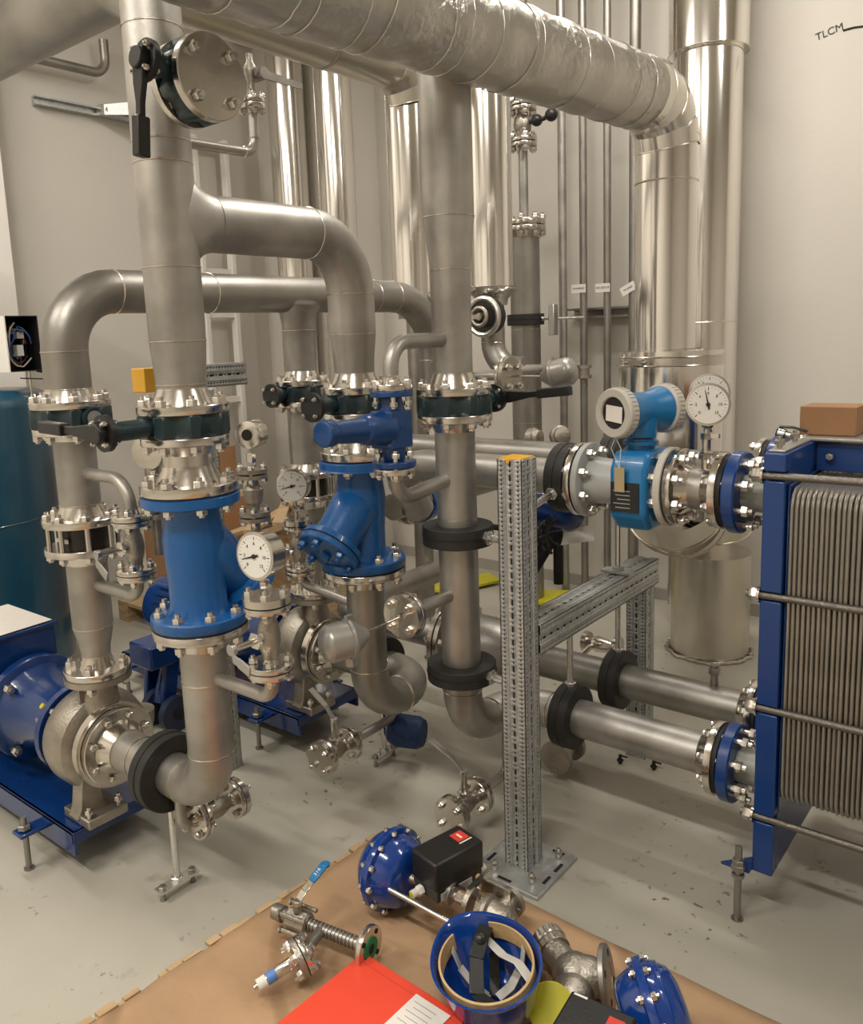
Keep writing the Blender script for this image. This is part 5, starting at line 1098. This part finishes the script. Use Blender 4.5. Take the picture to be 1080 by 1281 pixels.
# control valve 1
zA_ = PT + .108
c = uz(492, 1087, zA_); ax = V(1, -.05, 0).normalized()
t = thing('control_valve', 'control valve with round blue diaphragm and black positioner box, left of the helmet', 'valve', V(c.x, c.y, PT))
diaphragm(t, c, -ax, .106, .10)
zb_ = PT + .20; P = [uz(514, 1061, zb_), uz(567, 1027, zb_), uz(598, 1045, zb_), uz(545, 1084, zb_)]
o_ = P[0]; g = G(); ux = (P[3] - P[0]).normalized(); uy = (P[1] - P[0]).normalized(); uy = (uy - ux * uy.dot(ux)).normalized(); LXb, LYb = (P[3] - P[0]).length, (P[1] - P[0]).length
LXb = max(LXb, .085)
g.prism([(0, 0), (LXb, 0), (LXb, LYb), (0, LYb)], o_ - Z * .075, ux, uy, Z * .075); pb = obj('positioner_cover', g, BLACK, t, bev=.006)
g = G(); g.prism([(0, .004), (LXb - .004, .004), (LXb - .004, LYb - .004), (0, LYb - .004)], o_ - Z * .105, ux, uy, Z * .030); pb2 = obj('positioner_base', g, mat('dark_grey_cast', (.06, .06, .058), .3, .45), t, bev=.003)
tc_ = o_ + ux * LXb * .45 + uy * LYb * .78 + Z * .0008; g = G(); g.prism([(-.018, -.018), (.018, -.018), (.018, .018), (-.018, .018)], tc_, ux, uy, Z * .0008); rl = obj('red_label', g, REDL, pb)
g = G(); g.prism([(-.010, -.003), (.010, -.003), (.010, .003), (-.010, .003)], tc_ + Z * .001, ux, uy, Z * .0004); obj('label_mark', g, PAPER, rl)
g = G(); g.prism([(.022, -.02), (.026, -.02), (.026, .02), (.022, .02)], tc_, ux, uy, Z * .0008); obj('printed_line', g, PAPER, pb)
sf = o_ + ux * (LXb + .0015); g = G(); g.prism([(.012, -.098), (LYb * .72, -.098), (LYb * .72, -.078), (.012, -.078)], sf, uy, Z, ux * .0015); np_ = obj('type_plate', g, mat('silver_type_plate', (.55, .54, .50), .3, .4), pb2)
[print_line(LYb * .5, .0012, sf + uy * LYb * .38 - Z * (.083 + .005 * i) + ux * .0018, uy, Z, INK, np_) for i in range(3)]
g = G(); q = o_ + ux * .04 - uy * .001 - Z * .09; g.hexb(q, -uy, .013, .016); g.cyl(q - uy * .014, q - uy * .032, .010, n=16); obj('cable_gland', g, PAPER, pb2); g = G(); g.cyl(q - uy * .032, q - uy * .034, .0075, n=16); obj('yellow_plug', g, YELV, pb2)
g = G(); q = o_ + ux * LXb + uy * LYb * .85 - Z * .088; g.cyl(q, q + ux * .008, .008, n=16); obj('round_port', g, TAN, pb2); g = G(); q = o_ + ux * LXb * .8 + uy * (LYb + .002) - Z * .09; g.cyl(q, q + uy * .016, .009, n=12); obj('white_plug', g, PAPER, pb2)
zr_ = PT + .095
r0 = uz(487, 1112, zr_ + .02); r1 = uz(556, 1150, zr_); d = (r1 - r0).normalized()
g = G(); g.cyl(r0, r0 + d * .32, .0065, n=14); obj('yoke_rod', g, RODM, t)
off = V(-.02, .14, .0); g = G(); g.cyl(r0 + off, r0 + off + d * .30, .0065, n=14); obj('yoke_rod', g, RODM, t)
bc = uz(588, 1128, zr_); g = G(); a = d
st_ = c + ax * .05; g.cyl(st_, V(bc.x - .02, bc.y, zr_), .012, n=16)
for k, (r_, h_) in enumerate(((.030, .014), (.018, .03), (.034, .012), (.022, .03), (.03, .016), (.024, .02))): q = bc + a * (-.06 + k * .027); g.cyl(q, q + a * h_, r_, n=6 if k % 2 else 28)
obj('bonnet', g, CAST, t)
g = G(); e = bc + a * .045; g.lathe(e - a * .01, a, [(0, .025), (.006, .038), (.016, .040), (.022, .032), (.05, .03), (.07, .034), (.085, .02)], 28); g.cyl(e + a * .03 + V(0, -.06, 0), e + a * .03 + V(0, .06, 0), .022, n=24)
g.cyl(e + a * .03 + V(0, .055, 0), e + a * .03 + V(0, .068, 0), .036, n=32); g.cyl(e + a * .03 - V(0, .055, 0), e + a * .03 - V(0, .068, 0), .036, n=32); obj('valve_body', g, CAST, t)
g = G(); q = bc - a * .02 + Z * .02; g.box(q, (.10, .012, .012)); g.box(q + V(.02, .04, .01), (.012, .09, .01)); g.box(bc + V(.04, .05, .02), (.09, .006, .03)); obj('linkage', g, FLG, t)

# ball valve manifold with blue lever
zM = PT + .055
m0, m1 = uz(343, 1139, zM), uz(462, 1186, zM); d = (m1 - m0).normalized(); sd = Z.cross(d).normalized()
t = thing('valve_manifold', 'small stainless manifold with blue lever ball valve and green gasket flange on the cardboard', 'valve', V(m0.x, m0.y, PT))
L_ = (m1 - m0).length
g = G(); g.lathe(m0, d, [(0, .011), (.002, .019), (.03, .020), (.032, .015), (.045, .015), (.047, .021)] , 24); obj('end_fitting', g, STEELD, t)
g = G(); g.lathe(m0 + d * .045, d, [(0, .020), (.005, .026), (.06, .026), (.065, .020)], 8); 
for s1 in (-1, 1):
    for s2 in (-1, 1): q = m0 + d * .04 + sd * s1 * .024 + Z * s2 * .022; g.cyl(q, q + d * .075, .0055, n=8); g.hexb(q, -d, .009, .007)
g.cyl(m0 + d * .077 + Z * .02, m0 + d * .077 + Z * .045, .012, n=16); obj('ball_valve_body', g, CAST, t)
g = G(); x_ = L_ - .115; g.tube([m0 + d * .11, m1], .013, 20)
for k in range(14): q = m0 + d * (.115 + k * (x_ - .02) / 14); g.torus(q, d, .0135, .0028, 20, 5)
obj('threaded_pipe', g, STEELD, t)
f = flange(t, m1 + d * .004, -d, .050, .014, .013, .012)
g = G(); g.cyl(m1 + d * .004, m1 + d * .0065, .027, n=32); gg = obj('green_gasket', g, GREEN, t); g = G(); g.cyl(m1 + d * .0065, m1 + d * .0075, .011, n=20); obj('bore', g, DARK, gg)
u_, w_, _ = frame(d); g = G()
for k in range(4): q = PI / 4 + k * PI / 2; c_ = m1 + d * .0045 + (u_ * math.cos(q) + w_ * math.sin(q)) * .038; g.cyl(c_, c_ + d * .001, .006, n=14)
obj('bolt_holes', g, DARK, gg)
h0 = m0 + d * .077 + Z * .048; h1 = uz(407, 1082, PT + .16); dl = (h1 - h0); k1 = h0 + V(dl.x * .25, dl.y * .25, .02); sdl = dl.cross(Z).normalized(); g = G()
def strip(g, a, b, w, th): dd = (b - a); nn = sdl.cross(dd).normalized(); g.prism([(0, -w), (dd.length, -w), (dd.length, w), (0, w)], a, dd.normalized(), sdl, nn * th)
strip(g, h0, k1, .011, .003); km = k1.lerp(h1, .35); strip(g, k1, km, .010, .003); obj('lever', g, FLG, t, bev=.001)
g = G(); strip(g, km, h1, .012, .006); g.cyl(h1 - Z * .003, h1 + Z * .005, .012, n=16); gr = obj('blue_grip', g, FMBL, t, bev=.002)
text('grip_mark', '316', .014, km.lerp(h1, .5) + (sdl.cross(dl).normalized() * .0068 if sdl.cross(dl).z > 0 else -sdl.cross(dl).normalized() * .0068), dl, sdl.cross(dl).cross(dl) if False else -sdl, PAPER, gr, .0003)
g = G(); q = m0 + d * .077 + Z * .045; g.hexb(q, Z, .012, .01); obj('stem_nut', g, BOLT, t)
# branch with flange pair and sensor
b0 = m0.lerp(m1, .52); b1 = uz(378, 1196, zM + .005); b2 = uz(318, 1236, PT + .03); db = (b1 - b0).normalized(); dsn = (b2 - b1).normalized()
g = G(); g.tube([b0, b1 + db * .01], .013, 18); obj('branch_pipe', g, STEELD, t)
f = flange(t, b1 + dsn * .0, -dsn, .046, .012, .013, .012); g = G(); g.cyl(b1 + dsn * .003, b1 + dsn * .016, .046, n=32); f2 = obj('blind_flange', g, CAST, t); bolts(f2, b1 + dsn * .002, dsn, .033, 4, .008, .028); g = G(); g.cyl(b1, b1 + dsn * .003, .045, n=28); obj('gasket', g, GASK, t)
g = G(); Ls = (b2 - b1).length; g.lathe(b1 + dsn * .016, dsn, [(0, .008), (.01, .008), (.012, .014), (.045, .014), (.047, .0125), (Ls - .05, .0125), (Ls - .03, .009), (Ls - .018, .006), (Ls - .016, .006)], 20); se = obj('sensor', g, FLG, t)
q0 = b1 + dsn * (.016 + Ls * .42); g = G(); g.cyl(q0, q0 + dsn * .022, .0132, n=20); obj('blue_band', g, mat('pale_blue_label', (.10, .22, .55), 0, .5), se); g = G(); g.cyl(q0 + dsn * .024, q0 + dsn * .045, .0132, n=20); obj('white_band', g, PAPER, se)

# red folder
zF = PT + .040; f0, f1, f2 = uz(455, 1193, zF), uz(352, 1284, zF), uz(585, 1276, zF)
ux, uy = (f2 - f0), (f1 - f0); ux.normalize(); uy = (uy - ux * uy.dot(ux)).normalized(); LW = (f2 - f0).length + .0; LH = .32
t = thing('ring_folder', 'bright red folder with a white label lying on the cardboard', 'folder', V(f0.x, f0.y, PT))
g = G(); g.prism([(0, 0), (LW, 0), (LW, LH), (0, LH)], f0, ux, uy, Z * .004); cv = obj('cover', g, RED, t, bev=.0015)
g = G(); g.prism([(.004, .004), (LW - .004, .004), (LW - .004, LH - .004), (.004, LH - .004)], f0 - Z * .034 - ux * .007, ux, uy, Z * .033); obj('paper_block', g, PAPER, t)
g = G(); g.prism([(0, 0), (LW, 0), (LW, LH), (0, LH)], f0 - Z * .038, ux, uy, Z * .003); obj('back_cover', g, RED, t)
g = G(); g.prism([(.0, .022), (LW, .022), (LW, .0245), (0, .0245)], f0 + Z * .004, ux, uy, Z * .0004); g.prism([(LW - .03, .0), (LW - .028, .0), (LW - .028, LH), (LW - .03, LH)], f0 + Z * .004, ux, uy, Z * .0004); obj('crease_line', g, REDL, cv)
l0 = uz(521, 1243, zF + .005); l0 = V(l0.x, l0.y, zF + .0045); g = G(); g.prism([(0, 0), (.095, .0), (.095, .12), (0, .12)], l0, ux, uy, Z * .0004); lb = obj('white_label', g, PAPER, cv)
gp_ = mat('grey_print', (.3, .3, .3), 0, .6)
for i in range(5): print_line(.06 - .01 * (i % 2), .0016, l0 + ux * (.04 + .004 * (i % 2)) + uy * (.018 + i * .014) + Z * .0006, ux, -uy, gp_, lb)

# helmet upside down
zR = PT + .135; hc = uz(608, 1203, zR); hr = .118
t = thing('safety_helmet', 'blue safety helmet lying upside down with tan sweatband inside', 'helmet', V(hc.x, hc.y, PT))
g = G(); n = 56; tilt = Matrix.Rotation(math.radians(8), 3, 'X') @ Matrix.Rotation(math.radians(-5), 3, 'Y')
hd_ = math.atan2(FWD.y, FWD.x) + .35
def hp(r, a, z, k=1.0):
    ex = 1 + .14 * max(0, math.cos(a)) ** 3 * k; v = V(r * ex * 1.06 * math.cos(a), r * .93 * math.sin(a), z); v = Matrix.Rotation(hd_, 3, 'Z') @ v; return hc + tilt @ v
prof = [(.02, -.128), (.05, -.122), (.08, -.104), (.10, -.075), (.112, -.04), (.117, -.012), (.119, -.004), (.125, .0), (.126, .004), (.120, .004), (.115, -.006), (.110, -.04), (.095, -.072), (.075, -.098), (.045, -.115), (.02, -.120)]
prev = None
for r_, z_ in prof:
    i = len(g.v); g.v += [hp(r_, 2 * PI * k / n, z_, 1 if z_ > -.03 else .2) for k in range(n)]
    if prev is None: g.face(*[i + k for k in range(n)][::-1])
    else: g.band(prev, i, n)
    prev = i
g.face(*[prev + k for k in range(n)]); obj('shell', g, SHBL, t, sharp=60)
g = G(); prev = None
for k in range(n + 1):
    a = PI * .10 + (2 * PI * .86) * k / n; i = len(g.v); g.v += [hp(.108, a, .002, 0), hp(.107, a, -.036, 0), hp(.103, a, -.036, 0), hp(.103, a, .003, 0)]
    if prev is not None:
        for q in range(4): q2 = (q + 1) % 4; g.face(prev + q, prev + q2, i + q2, i + q)
    prev = i
obj('sweatband', g, TAN, t)
def band_(g, P, w, th=.002):
    for i in range(len(P) - 1):
        a, b = P[i], P[i + 1]; dd = (b - a).normalized(); s_ = dd.cross(V(.1, .2, 1)).normalized(); g.prism([(0, -w), ((b - a).length, -w), ((b - a).length, w), (0, w)], a, dd, s_, s_.cross(dd) * th)
for k, a in enumerate((.5, 1.6, 2.7, 3.7, 4.8, 5.7)):
    g = G(); P = [hp(.098, a, -.02, 0), hp(.085, a, -.06, 0), hp(.05, a, -.092, 0), hp(.012, a, -.10, 0)]; band_(g, P, .011); obj('cradle_strap', g, BLACK if k % 2 else LGPL, t)
g = G(); P = [hp(.10, -.5, -.005, 0), hp(.06, -.35, .005, 0), hp(.03, .4, -.01, 0), hp(.06, 2.2, -.03, 0), hp(.095, 2.9, -.03, 0)]; band_(g, P, .016, .004); obj('nape_pad', g, BLACK, t, bev=.002)
g = G(); P = [hp(.10, 3.9, -.02, 0), hp(.07, 4.3, -.01, 0), hp(.05, 5.0, -.02, 0), hp(.09, 5.9, -.02, 0)]; band_(g, P, .012, .003); obj('grey_adjuster', g, LGPL, t, bev=.002)
g = G(); g.ball(hp(.06, -.3, -.0, 0), .018, n=14); obj('adjuster_knob', g, BLACK, t)
g = G(); q = hp(.119, 1.0 + 0, -.03, 0)
# cast valve body with flange
zV = PT + .06; v0, v1 = uz(700, 1190, zV), uz(748, 1222, zV); d = (v1 - v0).normalized()
t = thing('globe_valve_body', 'cast stainless valve body with open round flange right of the helmet', 'valve', V(v0.x, v0.y, PT))
fx = V(.90, .35, .20).normalized()
g = G(); g.lathe(v1 - fx * .09, fx, [(0, .02), (.01, .035), (.05, .046), (.085, .040), (.10, .03), (.115, .028)], 32); g.ball(v1 - fx * .05, .050, n=28); g.ball(v1 - fx * .03 + V(0, -.05, -.01), .045, n=24); g.cyl(v1 - fx * .05, v1 - fx * .07 + V(-.07, .05, .01), .033, n=28); obj('body', g, CAST, t, sharp=70)
g = G(); q = v1 - fx * .07 + V(-.05, .04, .01); g.cyl(q, q + V(-.035, .025, .004), .038, n=36); g.cyl(q + V(-.018, .013, .002), q + V(-.023, .016, .003), .040, n=36); obj('neck_ring', g, FLG, t)
fc = v1 + fx * .012; g = G(); g.lathe(fc, fx, [(0, .062), (.002, .065), (.012, .065), (.014, .062), (.014, .028), (.004, .027)], 48); ff = obj('flange', g, STEELD, t)
u_, w_, _ = frame(fx); g = G()
for k in range(4): q = PI / 4 + k * PI / 2; c_ = fc + (u_ * math.cos(q) + w_ * math.sin(q)) * .047; g.cyl(c_ - fx * .001, c_ + fx * .0145, .008, n=14)
obj('bolt_holes', g, DARK, ff)
# yellow tag disc
q = uz(690, 1262, PT + .045); g = G(); a = V(.35, -.62, .70).normalized(); g.cyl(q, q + a * .012, .050, n=40); g.cyl(q - a * .03, q, .046, n=40); tag(obj('flange_cover', g, YELV, bev=.002), 'yellow plastic flange cover between the helmet and the black box', 'cover')
# second control valve
zA2 = PT + .11; c = uz(818, 1270, zA2); t = thing('control_valve', 'control valve with blue diaphragm at the bottom edge, black box beside it', 'valve', V(c.x, c.y, PT))
diaphragm(t, c, V(.75, .55, .30), .105, .10)
zb_ = PT + .19; o_ = uz(716, 1237, zb_); P1 = uz(788, 1268, zb_); ux = (P1 - o_).normalized(); uy = -Z.cross(ux).normalized()
g = G(); g.prism([(0, 0), (.13, 0), (.13, .12), (0, .12)], o_ - Z * .08, ux, uy, Z * .08); pb = obj('positioner_cover', g, BLACK, t, bev=.006)
g = G(); g.prism([(.008, .006), (.035, .006), (.035, .011), (.008, .011)], o_ + Z * .0005, ux, uy, Z * .0006); obj('printed_mark', g, PAPER, pb); g = G(); g.prism([(.085, .025), (.115, .025), (.115, .05), (.085, .05)], o_ + Z * .0005, ux, uy, Z * .0006); obj('red_label', g, REDL, pb)
g = G(); g.prism([(.004, .004), (.126, .004), (.126, .116), (.004, .116)], o_ - Z * .12, ux, uy, Z * .04); obj('positioner_base', g, bpy.data.materials['dark_grey_cast'], t)
g = G(); q = V(c.x, c.y, zA2); g.cyl(q, q - V(.16, .12, .06), .02); g.cyl(q - V(.10, .10, .06), q - V(.20, .22, .075), .03); obj('yoke', g, CAST, t)
